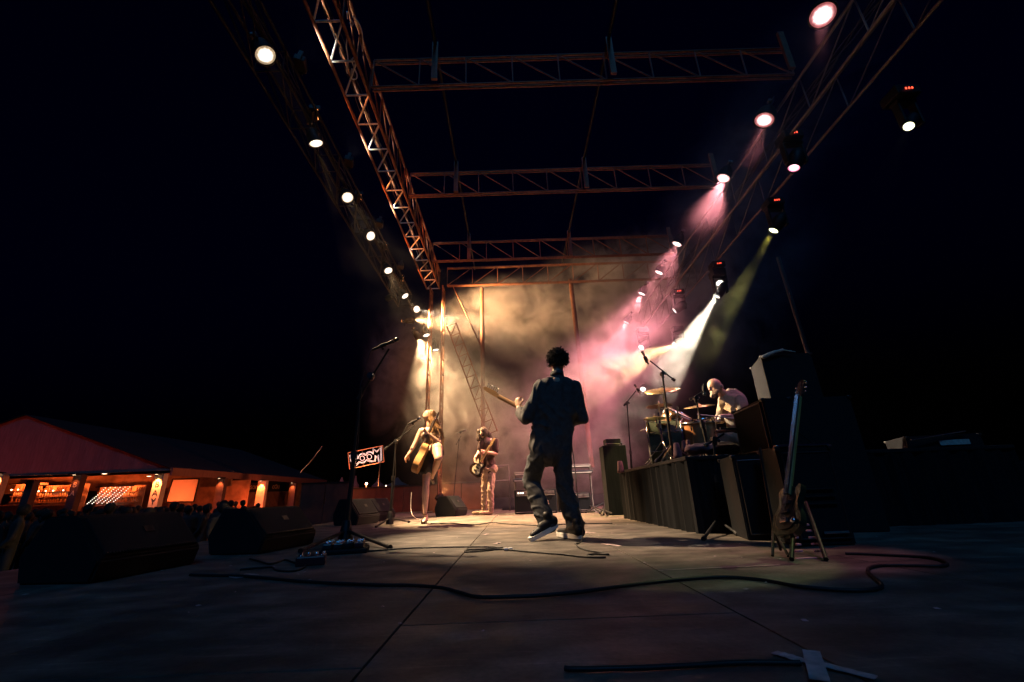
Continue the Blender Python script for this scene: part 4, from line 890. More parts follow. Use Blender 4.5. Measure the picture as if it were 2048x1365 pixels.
# ------------------------------------------------------------------ DRUM KIT
def drum(name, label, c, axis, r, h, shell='drumwood', tilt=None, lugs=8, head='drumhead'):
    root = thing(name, label, 'drum', c); ax = Vector(axis).normalized(); qd = Vector((0, 0, 1)).rotation_difference(ax); root.rotation_mode = 'QUATERNION'; root.rotation_quaternion = qd
    s = MB(); s.lathe([(r, -h/2), (r, h/2)], n=36); s.lathe([(r-.008, h/2), (r-.008, -h/2)], n=36); s.build('shell', M[shell], root)
    for z in (1, -1):
        hd = MB(); hd.lathe([(.001, z*(h/2+.004)), (r*.5, z*(h/2+.005)), (r, z*(h/2+.002))], n=36); hd.build('drum_head', M[head], root)
        ho = MB(); ho.lathe([(r+.004, z*(h/2-.012)), (r+.012, z*(h/2-.012)), (r+.012, z*(h/2+.012)), (r+.002, z*(h/2+.014)), (r, z*(h/2+.002))], n=36); ho.build('hoop', M['chrome'], root)
    lg = MB(); lg.tube([(0, 0, -h/2+.03), (0, 0, -h/2+.09)], .010, 8); lg.tube([(0, 0, h/2-.09), (0, 0, h/2-.03)], .010, 8); lg.tube([(.006, 0, -h/2), (.006, 0, h/2)], .0035, 6); lme = lg.mesh('lug', M['chrome'])
    for k in range(lugs):
        a = 2*math.pi*k/lugs; instance(lme, 'lug', root, Matrix.Translation(((r+.012)*math.cos(a), (r+.012)*math.sin(a), 0)) @ Matrix.Rotation(a, 4, 'Z'))
    return root
Yk = 5.6
bdc = P(1337, 912, 5.55); bdc.z = ZR+.285
bd = drum('bass_drum', 'bass drum with chrome hoops at the front of the kit', bdc, (-1, .36, .0), .275, .40, 'drumdark', head='drumhead')
for s_ in (-1, 1):
    mb = MB(); mb.tube([(-.02, .26*s_, -.12), (.27, .40*s_, -.2)], .010, 6); mb.build('spur_leg', M['chrome'], bd)
drum('rack_tom', 'larger pale rack tom mounted above the bass drum', P(1350, 842, Yk-.05), (.42, -.40, .8), .165, .22, 'drumwood')
drum('rack_tom', 'small dark rack tom at the left of the kit', P(1319, 862, Yk+.1), (-.2, -.2, .95), .13, .18, 'drumwood')
drum('snare_drum', 'snare drum in front of the drummer', P(1402, 851, Yk+.05), (-.08, -.1, 1), .17, .14, 'chrome')
drum('floor_tom', 'wooden floor tom between the two boom stands', P(1398, 868, Yk-.35)+Vector((0, 0, -.05)), (0, -.05, 1), .19, .34, 'drumwood')
def cymbal(label, c, nrm, r, base):
    root = thing('cymbal_stand', label, 'cymbal', base); L = Vector(c)-Vector(base)
    cy_ = MB(); cy_.lathe([(.001, .022), (.018, .020), (.03, .008), (r*.6, .0), (r, -.012), (r, -.0135), (r*.6, -.0015), (.03, .006), (.001, .018)], L, nrm, 40); cy_.build('cymbal', M['brass'], root)
    t = MB(); t.tube([(0, 0, .25), L+Vector((0, 0, .05))], .010, 8); t.build('stand_tube', M['chrome'], root)
    t = MB(); t.lathe([(.001, .045), (.012, .04), (.014, .03), (.001, .028)], L, nrm, 10); t.build('wing_nut', M['chrome'], root)
    for k in range(3):
        a = k*2.09+.5; t = MB(); t.tube([(0, 0, .28), (.25*math.cos(a), .25*math.sin(a), .008)], .008, 6); t.build('leg', M['chrome'], root)
    t = MB(); t.tube([(0, 0, .1), (0, 0, .62)], .014, 8); t.build('lower_tube', M['chrome'], root)
def rb(x, y): 
    p = P(x, y, 5.6); p.z = ZR; return p
cymbal('large crash cymbal highest over the kit', P(1325, 780, 5.5), (-.12, -.34, .93), .23, (P(1325, 780, 5.5).x+.08, 5.75, ZR))
cymbal('ride cymbal between the second boom stand and the drummer', P(1398, 812, 5.7), (-.1, -.18, .97), .20, (P(1398, 812, 5.7).x, 5.95, ZR))
cymbal('thin cymbal seen edge on at the left of the kit', P(1318, 811, 5.8), (-.02, .0, 1), .18, (P(1318, 811, 5.8).x, 5.95, ZR))
cymbal('lower hi-hat cymbal pair left of the tom', P(1310, 836, 5.3), (0, .02, 1), .14, (P(1310, 836, 5.3).x+.05, 5.3, ZR))
mb = MB(); mb.tube([P(1281, 863, 5.5), P(1306, 849, 5.5)], .008, 6); mb.tube([P(1293, 845, 5.5), P(1297, 870, 5.5)], .007, 6); tag(mb.build('clamp_arm', M['alu']), 'small rust lit clamp arm left of the bass drum', 'clamp')
# things on riser
fs = thing('stand_base', 'orange tripod feet in front of the bass drum', 'stand', (P(1333, 925, 4.95).x, 4.95, ZR))
o_ = fs.location.copy()
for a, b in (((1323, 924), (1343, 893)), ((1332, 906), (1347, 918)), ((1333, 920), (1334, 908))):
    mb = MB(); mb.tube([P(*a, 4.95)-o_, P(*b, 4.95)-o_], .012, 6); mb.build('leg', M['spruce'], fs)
def cone_case(label, x0, x1, yt, yb, Y, tw=.6):
    a = P(x0, yb, Y); b = P(x1, yb, Y); t = P((x0+x1)/2, yt, Y); c = (a+b)/2
    zb = c.z
    mb = MB(); r = (b-a).length/2; mb.lathe([(.001, 0), (r, 0), (r*.93, (t.z-zb)*.3), (r*tw, t.z-zb), (r*tw*.8, t.z-zb+.01), (.001, t.z-zb+.01)], n=14); 
    o = mb.build('felt_case', M['pinkcloth'], None, (c.x, c.y, zb)); return o
tag(cone_case('', 1348, 1366, 888, 918, 4.5), 'largest dull pink tapered bag at the front edge of the riser', 'bag')
tag(cone_case('', 1364, 1375, 884, 902, 4.7), 'middle dull pink tapered bag on the riser', 'bag'); tag(cone_case('', 1373, 1383, 882, 898, 4.85), 'smallest dull pink tapered bag, farthest right of the three', 'bag')
tag(cone_case('', 1235, 1249, 924, 946, 6.4, .72), 'small pale tapered bag alone at the left corner of the riser', 'bag')
cs = organic('drum_bag', [(P(1378, 899, 4.35), P(1470, 897, 4.2), .045, .05, ((0, 1, 0), 2.2)), (P(1390, 893, 4.35), P(1462, 890, 4.25), .028, .03, ((0, 1, 0), 3))], M['pinkcloth'], None, voxel=.012, smooth=2, folds=.012, fscale=9, fdir=(.6, 1, 2)); tag(cs, 'dark mauve soft drum bag lying on the near end of the riser', 'bag')
# amp head with two chrome corners behind the riser
ah = thing('amplifier_head', 'small dark amplifier head with two shiny corners in the dark left of the kit', 'amplifier', (P(1227, 889, 7.6).x, 7.6, 0)); o_ = ah.location.copy()
pl, pr = P(1212, 886, 7.6)-o_, P(1242, 886, 7.6)-o_
mb = MB(); mb.box((pl+pr)/2+Vector((0, .12, .02)), ((pr-pl).length, .24, .10), bev=.01); mb.build('head', M['case'], ah)
mb = MB(); zc = (pl.z-.05); mb.box((0, .14, zc/2), ((pr-pl).length+.14, .34, zc), bev=.012); mb.build('speaker_cabinet', M['drape'], ah)
for pp in (pl, pr): mb = MB(); mb.box(pp+Vector((0, 0, -.02)), (.035, .03, .035), bev=.008); mb.build('corner_cap', M['chrome'], ah)
mb = MB(); mb.tube([pl+Vector((.02, -.005, -.02)), pr+Vector((-.02, -.005, -.02))], .006, 6); mb.build('trim', M['alu'], ah)
# back line amps and keyboards behind the guitarist
def combo(label, x0, x1, yt, yb, Y, txt=None, lights=False):
    a = P(x0, yb, Y); b = P(x1, yt, Y); z1 = b.z; a.z = 0; w_ = b.x-a.x
    r = thing('guitar_amplifier', label, 'amplifier', ((a.x+b.x)/2, Y+.15, 0))
    mb = MB(); mb.box((0, 0, z1/2), (w_, .30, z1), bev=.012); mb.build('shell', M['case'], r)
    mb = MB(); mb.box((0, -.155, z1*.40), (w_*.9, .012, z1*.66), bev=.003); mb.build('grille', M['grille'], r)
    mb = MB(); mb.box((0, -.155, z1*.87), (w_*.9, .012, z1*.13), bev=.003); mb.build('control_panel', M['alu'], r)
    for zz in (z1*.76, z1*.07): mb = MB(); mb.tube([(-w_*.46, -.165, zz), (w_*.46, -.165, zz)], .006, 6); mb.build('trim', M['alu'], r)
    for k in range(5): mb = MB(); mb.lathe([(.012, 0), (.010, .016), (.001, .016)], (-w_*.36+k*w_*.16, -.162, z1*.87), (0, -1, 0), 10); mb.build('knob', M['ink'], r)
    if txt: t = instance(text_mesh(txt, .12, M['inklight']), 'lettering', r, Matrix.Translation((w_*.20, -.168, z1*.45)) @ Matrix.Rotation(R(90), 4, 'X'))
    if lights:
        for k in range(3): mb = MB(); mb.sphere((-w_*.4+k*.045, -.17, z1*.87), .014, 6); mb.build('indicator', M['bulbw'], r)
    return r
combo('wide guitar amplifier with pale lettering behind the legs of the guitarist', 1030, 1112, 978, 1034, 9.3, 'VER', True)
combo('low dark amplifier right of the guitarist under the keyboard', 1118, 1180, 985, 1030, 9.6)
def keyboard(label, x0, x1, y, Y, leg=True):
    a = P(x0, y, Y); b = P(x1, y, Y); r = thing('keyboard', label, 'keyboard', ((a.x+b.x)/2, Y, 0)); w_ = b.x-a.x; z = a.z
    for k, (dz, dd) in enumerate(((0, 0), (.13, .05))):
        mb = MB(); mb.box((0, dd, z+dz), (w_*(1-.1*k), .26, .07), bev=.01); mb.build('keyboard_body', M['alu' if k else 'steel'], r)
        mb = MB(); mb.box((0, dd-.135, z+dz-.01), (w_*.9*(1-.1*k), .02, .02)); mb.build('keys', M['drumhead'], r)
    for s in (-1, 1):
        mb = MB(); mb.tube([(s*w_*.42, 0, 0), (s*w_*.42, 0, z+.1)], .018, 6); mb.build('leg', M['alu'], r)
    return r
keyboard('two tier keyboard on its stand right of the guitarist legs', 1130, 1184, 946, 9.8)
keyboard('stacked keyboards at the left knee of the guitarist', 1026, 1080, 962, 9.9)
sfr = thing('metal_frame', 'empty rust coloured metal frame behind the bass player', 'frame', P(1000, 1030, 11.5))
o_ = sfr.location.copy(); cs_ = [P(978, 933, 11.5)-o_, P(1017, 931, 11.5)-o_, P(1018, 961, 11.5)-o_, P(980, 964, 11.5)-o_]
for i in range(4): mb = MB(); mb.tube([cs_[i], cs_[(i+1) % 4]], .018, 6); mb.build('rail', M['alu'], sfr)
for i in (2, 3): mb = MB(); mb.tube([cs_[i], Vector((cs_[i].x, 0, 0))], .015, 6); mb.build('leg', M['steel'], sfr)
# folded stands lying on the floor right of the man
fl = thing('folded_stands', 'tangle of folded black stands lying on the floor behind the guitarist heel', 'stand', PZ(1195, 1030))
o_ = fl.location.copy()
for a, b, za, zb in (((1168, 1015), (1200, 1028), .16, .02), ((1172, 1028), (1215, 1016), .02, .15), ((1200, 1030), (1222, 1005), .02, .2), ((1185, 1022), (1225, 1030), .08, .02), ((1160, 1028), (1190, 1026), .02, .02), ((1208, 1032), (1212, 1010), .02, .2)):
    mb = MB(); mb.tube([PZ(*a, .02)+Vector((0, 0, za))-o_, PZ(*b, .02)+Vector((0, 0, zb))-o_], .014, 6); mb.build('tube', M['black'], fl)
# electric guitar on stand (near right)
gs = thing('guitar_stand', 'black guitar stand hidden behind the green guitar', 'guitar stand', PZ(1560, 1112)); o_ = gs.location.copy()
gq = guitar('electric guitar with olive lit neck resting upright on a stand', 'electric_guitar', 'guitar', P(1604, 760, 2.72), P(1574, 1020, 2.55), (-.9, -.08, .2), 'lp', .72, ('greeng', 'cream'))
for f in ((1546, 1116), (1578, 1117), (1562, 1104)):
    mb = MB(); mb.tube([PZ(*f)-o_+Vector((0, 0, .01)), Vector((0.03, .06, .14))], .008, 6); mb.build('leg', M['black'], gs)
mb = MB(); mb.tube([Vector((.03, .06, .13)), Vector((.09, .12, .60))], .008, 6); mb.build('stem', M['black'], gs)

# ------------------------------------------------------------------ FLOOR CLUTTER
def cable(label, pts, r=.006, z=None, closed=False):
    mb = MB(); pp = [PZ(x, y, r) if not isinstance(x, Vector) else x for x, y in pts]; pth = smooth_path(pp, 10)
    for v in pth[1:-1]:
        n_ = noise.noise(v*5); v.x += .012*n_; v.y += .012*noise.noise(v*5+Vector((7, 3, 1))); v.z += .004*max(0, noise.noise(v*3))
    mb.tube(pth, r, 6); return tag(mb.build('cable', M['rubber']), label, 'cable')
cable('thick black cable snaking across the whole foreground of the stage', [(380, 1150), (490, 1153), (600, 1163), (740, 1170), (865, 1174), (920, 1185), (960, 1194), (1040, 1194), (1150, 1186), (1280, 1168), (1430, 1155), (1520, 1160), (1600, 1175), (1700, 1181), (1752, 1177), (1763, 1166), (1740, 1150), (1736, 1138), (1760, 1132), (1810, 1131), (1880, 1133), (1893, 1126), (1850, 1115), (1750, 1109), (1690, 1107)], .0075)
cable('black guitar cable looping from the pedals to the guitarist feet', [(735, 1103), (800, 1098), (880, 1095), (985, 1094), (1000, 1097), (940, 1100), (930, 1104), (960, 1103), (1000, 1099), (1030, 1101), (1060, 1104), (1110, 1108), (1170, 1114), (1212, 1115), (1175, 1112), (1190, 1108), (1215, 1109), (1200, 1105), (1165, 1098), (1150, 1088)], .006)
cable('thin cable on the floor running right from the singer heel', [(862, 1047), (900, 1047), (950, 1050), (985, 1045), (1010, 1048), (1080, 1051), (1150, 1048), (1225, 1047)], .007)
cable('black cable curling around the red pedal at the left', [(480, 1140), (540, 1135), (555, 1142), (590, 1142), (610, 1132), (600, 1125)], .006)
cable('cable on the dark floor in front of the left monitor wedge', [(500, 1118), (540, 1128), (570, 1120), (600, 1128), (640, 1122)], .006)
cable('dark cable almost at the bottom of the picture leading to the tape cross', [(1130, 1337), (1200, 1338), (1300, 1336), (1400, 1330), (1500, 1325), (1600, 1326)], .006)
mb = MB(); hp_ = [P(1142, 880, 4.3), P(1149, 930, 4.2), P(1156, 1000, 4.0), P(1165, 1050, 3.85), PZ(1163, 1082, .02), PZ(1150, 1088, .006)]
mb.tube(smooth_path(hp_), .005, 6); tag(mb.build('cable', M['steel']), 'grey guitar cable hanging from the guitarist to the floor', 'cable')
mb = MB()
for x in (1012, 1021): c = PZ(x, 1099 if x < 1015 else 1098, .010); mb.tube([c-Vector((.014, 0, 0)), c+Vector((.014, 0, 0))], .010, 8)
tag(mb.build('cable_connector', M['white']), 'shiny metal cable connector on the floor left of the lifted shoe', 'connector')
mb = MB(); pts = [P(823, 985, 7.4), P(822, 1020, 7.4), P(830, 1036, 7.3), PZ(845, 1040, .01), PZ(860, 1046, .01)]; mb.tube(smooth_path(pts), .005, 6); tag(mb.build('cable', M['cloth']), 'pale cable looping down beside the singer leg', 'cable')
def tape(label, quads, z=.0035):
    mb = MB()
    for k, qd in enumerate(quads):
        a, b, w_ = qd; A = PZ(*a, z+.0015*k); B = PZ(*b, z+.0015*k); d = (B-A).normalized(); s = Vector((-d.y, d.x, 0))*w_/2; n = 8
        vs = []
        for i in range(n+1):
            p = lerp(A, B, i/n); j1, j2 = random.uniform(-.0015, .0015), random.uniform(-.0015, .0015); h = Vector((0, 0, max(0, random.uniform(-.001, .0015)))); vs += [p+s*(1+j1*30)+h, p-s*(1+j2*30)+h]
        mb.add(vs, [(2*i, 2*i+1, 2*i+3, 2*i+2) for i in range(n)])
        mb.add([v-Vector((0, 0, .0012)) for v in vs], [(2*i, 2*i+2, 2*i+3, 2*i+1) for i in range(n)])
    return tag(mb.build('tape_mark', M['tape']), label, 'tape')
tape('large worn tape cross at the bottom right of the stage', [((1548, 1304), (1610, 1322), .028), ((1608, 1320), (1752, 1355), .026), ((1622, 1302), (1640, 1362), .036)])
tape('crumpled pale tape piece at the left end of the foreground cable', [((458, 1150), (482, 1156), .05), ((490, 1148), (515, 1150), .02)])
tape('pale tape strip across the floor seam right of the guitarist', [((1204, 1088), (1240, 1092), .035)])
tape('small pale tape strip just right of the planted shoe', [((1170, 1065), (1190, 1066), .035)])
tape('short pale tape strip left of the lifted shoe', [((988, 1088), (1000, 1086), .03)])
tape('bright short tape strip on the seam behind the lifted shoe', [((968, 1070), (976, 1068), .03)])
tape('white strip on the floor at the singer microphone stand base', [((745, 1058), (780, 1055), .05)])
tape('second white strip beside the singer stand base', [((757, 1050), (782, 1047), .03)])
tape('long faint worn line along the deck joint right of centre', [((1316, 1141), (1560, 1130), .012)])
mb = MB(); rnd = random.Random(11)
for i in range(150):
    x = rnd.uniform(-2.6, 3.0); y = rnd.uniform(.9, 10); s = rnd.uniform(.004, .014); a = rnd.uniform(0, 3.1)
    d = Vector((math.cos(a), math.sin(a), 0))*s; e = Vector((-d.y, d.x, 0))*rnd.uniform(.3, .9); c = Vector((x, y, .003)); mb.add([c-d-e, c+d-e*.8, c+d*.7+e, c-d+e, c+Vector((0, 0, .003))], [(0, 1, 4), (1, 2, 4), (2, 3, 4), (3, 0, 4)])
tag(mb.build('floor_litter', M['tape']), 'tiny scraps of paper and tape scattered on the stage deck', 'litter', kind='stuff')
# pedals
def pedal(label, c, rz, d, mt, knobs, sw):
    r = thing('effects_pedal', label, 'pedal', c, rz); mb = MB(); mb.box((0, 0, d[2]/2), d, bev=.008); mb.build('casing', M[mt], r)
    for i in range(knobs):
        k = MB(); k.lathe([(.009, 0), (.008, .016), (.001, .017)], (-d[0]*.4+d[0]*.8*i/max(1, knobs-1), d[1]*.25, d[2]), n=10); k.build('knob', M['chrome'], r)
    for i in range(sw):
        k = MB(); k.lathe([(.014, 0), (.013, .008), (.007, .009), (.007, .022), (.001, .023)], (-d[0]*.35+d[0]*.7*i/max(1, sw-1) if sw > 1 else 0, -d[1]*.28, d[2]), n=12); k.build('foot_switch', M['chrome'], r)
    return r
redm = mat('dark_red_enamel', (.10, .015, .02), .3); M['redm'] = redm
pr_ = pedal('dark red effects pedal on the floor left of the stand legs', PZ(622, 1130), R(18), (.17, .14, .055), 'redm', 4, 2)
pb = thing('pedal_board', 'black pedal board with many shiny knobs below the foreground stand', 'pedal board', PZ(690, 1106), R(14))
mb = MB(); mb.box((0, 0, .018), (.34, .26, .036), bev=.012); mb.build('tray', M['case'], pb)
rnd = random.Random(2)
for i in range(4):
    for j in range(2):
        bx = MB(); cx_, cy_2 = -.12+.075*i, -.05+.11*j; bx.box((cx_, cy_2, .055), (.062, .095, .036), bev=.005); e = bx.build('effect_box', M[rnd.choice(['steel', 'black', 'redm', 'alu'])], pb)
        for k in (-1, 1): t = MB(); t.lathe([(.008, 0), (.007, .016), (.001, .017)], (cx_+k*.015, cy_2+.03, .073), n=8); t.build('knob', M['chrome'], e)
        t = MB(); t.lathe([(.009, 0), (.009, .012), (.001, .014)], (cx_, cy_2-.028, .073), n=8); t.build('foot_switch', M['chrome'], e)
mb = MB(); mb.box((0, 0, .01), (.22, .03, .02), rot=Matrix.Rotation(R(-16), 3, 'Z'), bev=.003); o = mb.build('white_strip', M['cloth'], None, PZ(715, 1091)); tag(o, 'pale flat strip lying behind the pedal board', 'strip')
mb = MB(); mb.box((0, 0, .012), (.09, .035, .02), rot=Matrix.Rotation(R(8), 3, 'Z'), bev=.004); o = mb.build('white_block', M['white'], None, PZ(684, 1086)); tag(o, 'small white block under the foreground stand hub', 'power plug')

# ------------------------------------------------------------------ OUTSIDE: marquee, bar, fence, crowd
GZ = -1.3
TX, TY0, TY1 = -19.3, 25.0, 46.0; RX = -28.6; EZ = 2.45; RZ_ = 5.8; WX = TX-18.6
tent = thing('marquee_tent', 'large pale marquee glowing red inside behind the crowd', 'tent', (RX, TY0, GZ)); o_ = tent.location.copy()
def tp(x, y, z): return Vector((x, y, z))-o_
# gable: wavy fabric
mb = MB(); n = 70; vs = []
for i in range(n+1):
    x = WX+(TX-WX)*i/n; top = EZ+(RZ_-EZ)*(1-abs((x-RX)/(TX-RX))); wv = .05*math.sin(i*1.7)+.03*math.sin(i*.6)
    vs += [tp(x, TY0+wv, EZ-.02), tp(x, TY0+wv*.3, top)]
mb.add(vs, [(2*i, 2*i+2, 2*i+3, 2*i+1) for i in range(n)], True); mb.build('gable_cloth', M['tent'], tent)
for s, X in ((1, TX), (-1, WX)):
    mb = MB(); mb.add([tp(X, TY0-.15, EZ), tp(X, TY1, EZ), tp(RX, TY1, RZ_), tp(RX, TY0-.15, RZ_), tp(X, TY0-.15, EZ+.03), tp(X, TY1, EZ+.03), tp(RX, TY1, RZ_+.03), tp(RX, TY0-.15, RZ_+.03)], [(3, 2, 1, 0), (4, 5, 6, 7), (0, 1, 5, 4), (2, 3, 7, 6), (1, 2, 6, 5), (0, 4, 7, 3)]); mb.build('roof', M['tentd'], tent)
mb = MB(); mb.box(tp((TX+WX)/2, TY0, EZ-.05), (TX-WX, .15, .12)); mb.build('eave_beam', M['alu'], tent)
mb = MB(); mb.box(tp(TX+.02, (TY0+TY1)/2, EZ-.17), (.12, TY1-TY0, .42)); mb.build('eave_valance', M['tent'], tent)
# rear wall / side inside walls
mb = MB(); mb.box(tp(RX, TY1-.3, (GZ+EZ)/2), (TX-WX-.3, .1, EZ-GZ)); mb.build('rear_wall', M['board'], tent)
mb = MB(); mb.box(tp((TX+WX)/2, 31.0, EZ-.32), (TX-WX-.5, .12, 1.0)); mb.build('bar_fascia', M['board'], tent)
mb = MB(); mb.box(tp((TX+WX)/2, 33.2, .4), (TX-WX-.5, .12, 3.4)); mb.build('bar_back_wall', M['board'], tent)
for Xb in (-34.6, -31.0, -27.4, -23.6): 
    mb = MB(); mb.box(tp(Xb, 32.1, .3), (.12, 2.0, 3.2)); mb.build('bar_partition', M['board'], tent)
# pillars with lettering and down lamps
def pillar(label, px, Y, wpx, txt, lit, lamp=True, col='post', X=None):
    top = P(px[0], px[1], Y) if X is None else PX(px[0], px[1], X)
    Y = top.y; w_ = wpx*Y/880; h = top.z-GZ
    r = thing('pillar', label, 'pillar', (top.x, Y, GZ)); mb = MB(); mb.box((0, 0, h/2), (w_, .35, h), bev=.01); mb.build('shaft', M[col], r)
    if txt:
        for k, ch in enumerate(txt):
            instance(text_mesh(ch, w_*.85, M[lit]), 'letter', r, Matrix.Translation((-.0, -.182, h-.55-k*.44)) @ Matrix.Rotation(R(90), 4, 'X'))
    mb = MB(); mb.box((0, -.30, h+.02), (w_*.9, .5, .06), bev=.01); mb.build('lamp_bracket', M['black'], r)
    if lamp:
        mb = MB(); mb.lathe([(.001, 0), (.07, 0)], (0, -.38, h-.03), n=14); mb.build('lamp_lens', M['bulb'], r)
        spot(r, lamp, (1, .22, .05), 75, .6, loc=(0, -.40, h-.06), direction=(0, .25, -1), radius=.03)
    return r
pillar('broad lit pillar with dark vertical lettering at the corner of the marquee', (324, 949), 24.8, 18, 'BAYPAC', 'ink', lamp=700)
pillar('dark red pillar topped by a glowing letter B', (162, 950), 24.8, 16, 'BA', 'inklight', lamp=40, col='postdark')
pillar('bright pillar cut by the left edge of the picture', (8, 947), 24.8, 14, 'BAY', 'ink', lamp=450)
pillar('plain dim red pillar between the two left bar windows', (68, 962), 24.9, 15, '', 'ink', lamp=False, col='postdark')
for i, (px, w_, lp) in enumerate([((446, 957), 15, 160), ((527, 962), 16, 420), ((588, 966), 12, 160)]):
    pillar(['dark pillar right of the projection screen with an orange strip of light', 'tall pillar with a white hot strip of light in front of the banner', 'last dark red pillar at the far end of the marquee'][i], px, 0, w_, '', 'ink', lamp=lp, col='postdark' if i != 1 else 'post', X=TX+.1)
# lamps under the tent
for i, (x, y) in enumerate([(158, 943), (209, 948), (298, 953)]):
    c = P(x, y, 26.5); r = thing('ceiling_lamp', ['left', 'middle', 'right'][i]+'most of the three bright ceiling lamps inside the marquee', 'lamp', c, group='lamps under the marquee roof')
    mb = MB(); mb.lathe([(.001, .1), (.06, .1), (.13, 0), (.12, 0)], n=14); mb.build('shade', M['black'], r); mb = MB(); mb.lathe([(.001, -.02), (.08, -.01), (.12, .0)], n=14); mb.build('bulb', M['bulb'], r)
    point(r, 5, (1, .07, .03), (0, .6, .1), .15)
def lamp_post(label, px, Y, e, r=.07, mt='bulb'):
    c = P(*px, Y); o = thing('ground_lamp', label, 'lamp', (c.x, c.y, GZ)); mb = MB(); mb.tube([(0, 0, 0), (0, 0, c.z-GZ)], .03, 6); mb.build('pole', M['steel'], o)
    mb = MB(); mb.sphere((0, 0, c.z-GZ), r, 6); mb.build('bulb', M[mt], o)
    if e: point(o, e, (1, .25, .08), (0, -.25, c.z-GZ), .05)
# screen
scn = thing('projection_screen', 'blank orange lit projection screen hanging under the marquee', 'screen', P(368, 980, 27.5)); o_ = scn.location.copy()
c4 = [P(346, 959, 27.5)-o_, P(399, 958, 27.5)-o_, P(388, 1004, 27.5)-o_, P(332, 1005, 27.5)-o_]
mb = MB(); mb.add(c4+[v+Vector((0, .05, 0)) for v in c4], [(3, 2, 1, 0), (4, 5, 6, 7), (0, 1, 5, 4), (1, 2, 6, 5), (2, 3, 7, 6), (3, 0, 4, 7)]); mb.build('sheet', M['screen'], scn)
for i in range(4): mb = MB(); mb.tube([c4[i]+Vector((0, -.02, 0)), c4[(i+1) % 4]+Vector((0, -.02, 0))], .045, 6); mb.build('border', M['black'], scn)
# side of marquee interior right of the corner pillar
mb = MB(); mb.box(tp(TX-5.2, 36, .6), (.1, 20, 4.0)); mb.build('inner_wall', M['tent'], tent)
bn = thing('banner', 'black banner with round thin lettering and drapery below it', 'banner', PX(555, 975, TX-2)); o_ = bn.location.copy(); 
A, B, C_, D = [PX(x, y, X_)-o_ for x, y, X_ in ((494, 966, TX-2.4), (580, 965, TX-1.6), (576, 983, TX-1.6), (490, 984, TX-2.4))]
mb = MB(); mb.add([A, B, C_, D]+[v+Vector((-.06, .03, 0)) for v in (A, B, C_, D)], [(3, 2, 1, 0), (4, 5, 6, 7), (0, 1, 5, 4), (1, 2, 6, 5), (2, 3, 7, 6), (3, 0, 4, 7)]); mb.build('board', M['ink'], bn)
fr = frame(lerp(lerp(A, B, .17), lerp(D, C_, .17), .5)+(A-D).cross(B-A).normalized()*-.04, B-A, A-D)
w1 = (B-A).length
nrm = (B-A).cross(A-D).normalized()
for frac, tx in ((.16, 'son'), (.66, 'oɔu')):
    mtx = frame(lerp(lerp(A, B, frac), lerp(D, C_, frac), .45)+nrm*.03, B-A, A-D); instance(text_mesh(tx, (A-D).length*.9, M['inklight'], .004), 'lettering', bn, mtx)
dr = MB(); n = 40; E0, E1, F1, F0 = [PX(x, y, X_)-o_ for x, y, X_ in ((492, 985, TX-2.4), (578, 984, TX-1.6), (574, 1012, TX-1.6), (484, 1014, TX-2.4))]
vs = []
for i in range(n+1):
    for j in range(9):
        p = lerp(lerp(E0, E1, i/n), lerp(F0, F1, i/n), j/8); vs.append(p+nrm*(.12*math.sin(i*.9+j*.8*(1 if i < 20 else -1))*(j/8+.2)))
dr.add(vs, [(i*9+j, (i+1)*9+j, (i+1)*9+j+1, i*9+j+1) for i in range(n) for j in range(8)], True); dr.build('drapery', M['tent'], bn)
# bar stalls: shelves, bottles, bulbs
def bar(label, x0, x1, yt, yb, Y, fairy=False):
    a = P(x0, yt, Y); b = P(x1, yb, Y); w_ = b.x-a.x; h = a.z-b.z
    r = thing('bar_stall', label, 'bar', ((a.x+b.x)/2, Y, GZ)); z0 = b.z-GZ; rnd = random.Random(int(x0)+1)
    mb = MB(); mb.box((0, .75, z0+h/2), (w_+.3, .05, h+.3)); mb.build('back_panel', M['post'], r)
    mb = MB(); mb.box((0, 0, (z0+.25)/2), (w_+.2, .5, z0+.25), bev=.02); mb.build('counter', M['board'], r)
    for k in range(3):
        sh_ = MB(); zz = z0+.35+h*.24*(k+.3); sh_.box((0, .58, zz), (w_, .28, .03)); so2 = sh_.build('shelf', M['board'], r)
        bme = MB(); bme.lathe([(.001, 0), (.045, 0), (.045, .17), (.016, .22), (.016, .28), (.001, .28)], n=8); me = bme.mesh('bottle', M[['bottle', 'cream', 'bottle'][k]])
        nb = int(w_/.16)
        for i in range(nb):
            if rnd.random() < .8: instance(me, 'bottle', so2, Matrix.Translation((-w_/2+.1+i*.16+rnd.uniform(-.03, .03), .55, zz+.016)) @ Matrix.Scale(rnd.uniform(.8, 1.15), 4))
    ln = MB(); ln.box((0, .1, z0+h+.10), (w_*.9, .08, .06)); ln.build('lamp_strip', M['black'], r)
    for fx in (-.28, .28): point(r, 70, (1, .135, .02), (w_*fx, .15, z0+h*.95), .08)
    if fairy:
        bm_ = MB(); bm_.sphere((0, 0, 0), .022, 4); me = bm_.mesh('fairy_bulb', M['bulbw'])
        for s in range(6):
            p0 = Vector((-w_*.48+s*.32, -.1, z0+.4)); p1 = p0+Vector((.9, 0, h*.9-.25))
            wm = MB(); wm.tube([p0, p1], .006, 4); ws = wm.build('light_string', M['black'], r)
            for i in range(11): instance(me, 'fairy_bulb', ws, Matrix.Translation(lerp(p0, p1, i/10)+Vector((0, 0, -.05*math.sin(math.pi*i/10)))))
    else:
        bm_ = MB(); bm_.sphere((0, 0, 0), .04, 5); me = bm_.mesh('bulb', M['bulb'])
        for i in range(int(w_/.55)): instance(me, 'bulb', r, Matrix.Translation((-w_/2+.3+i*.55+rnd.uniform(-.1, .1), .1, z0+h*.82)))
    return r
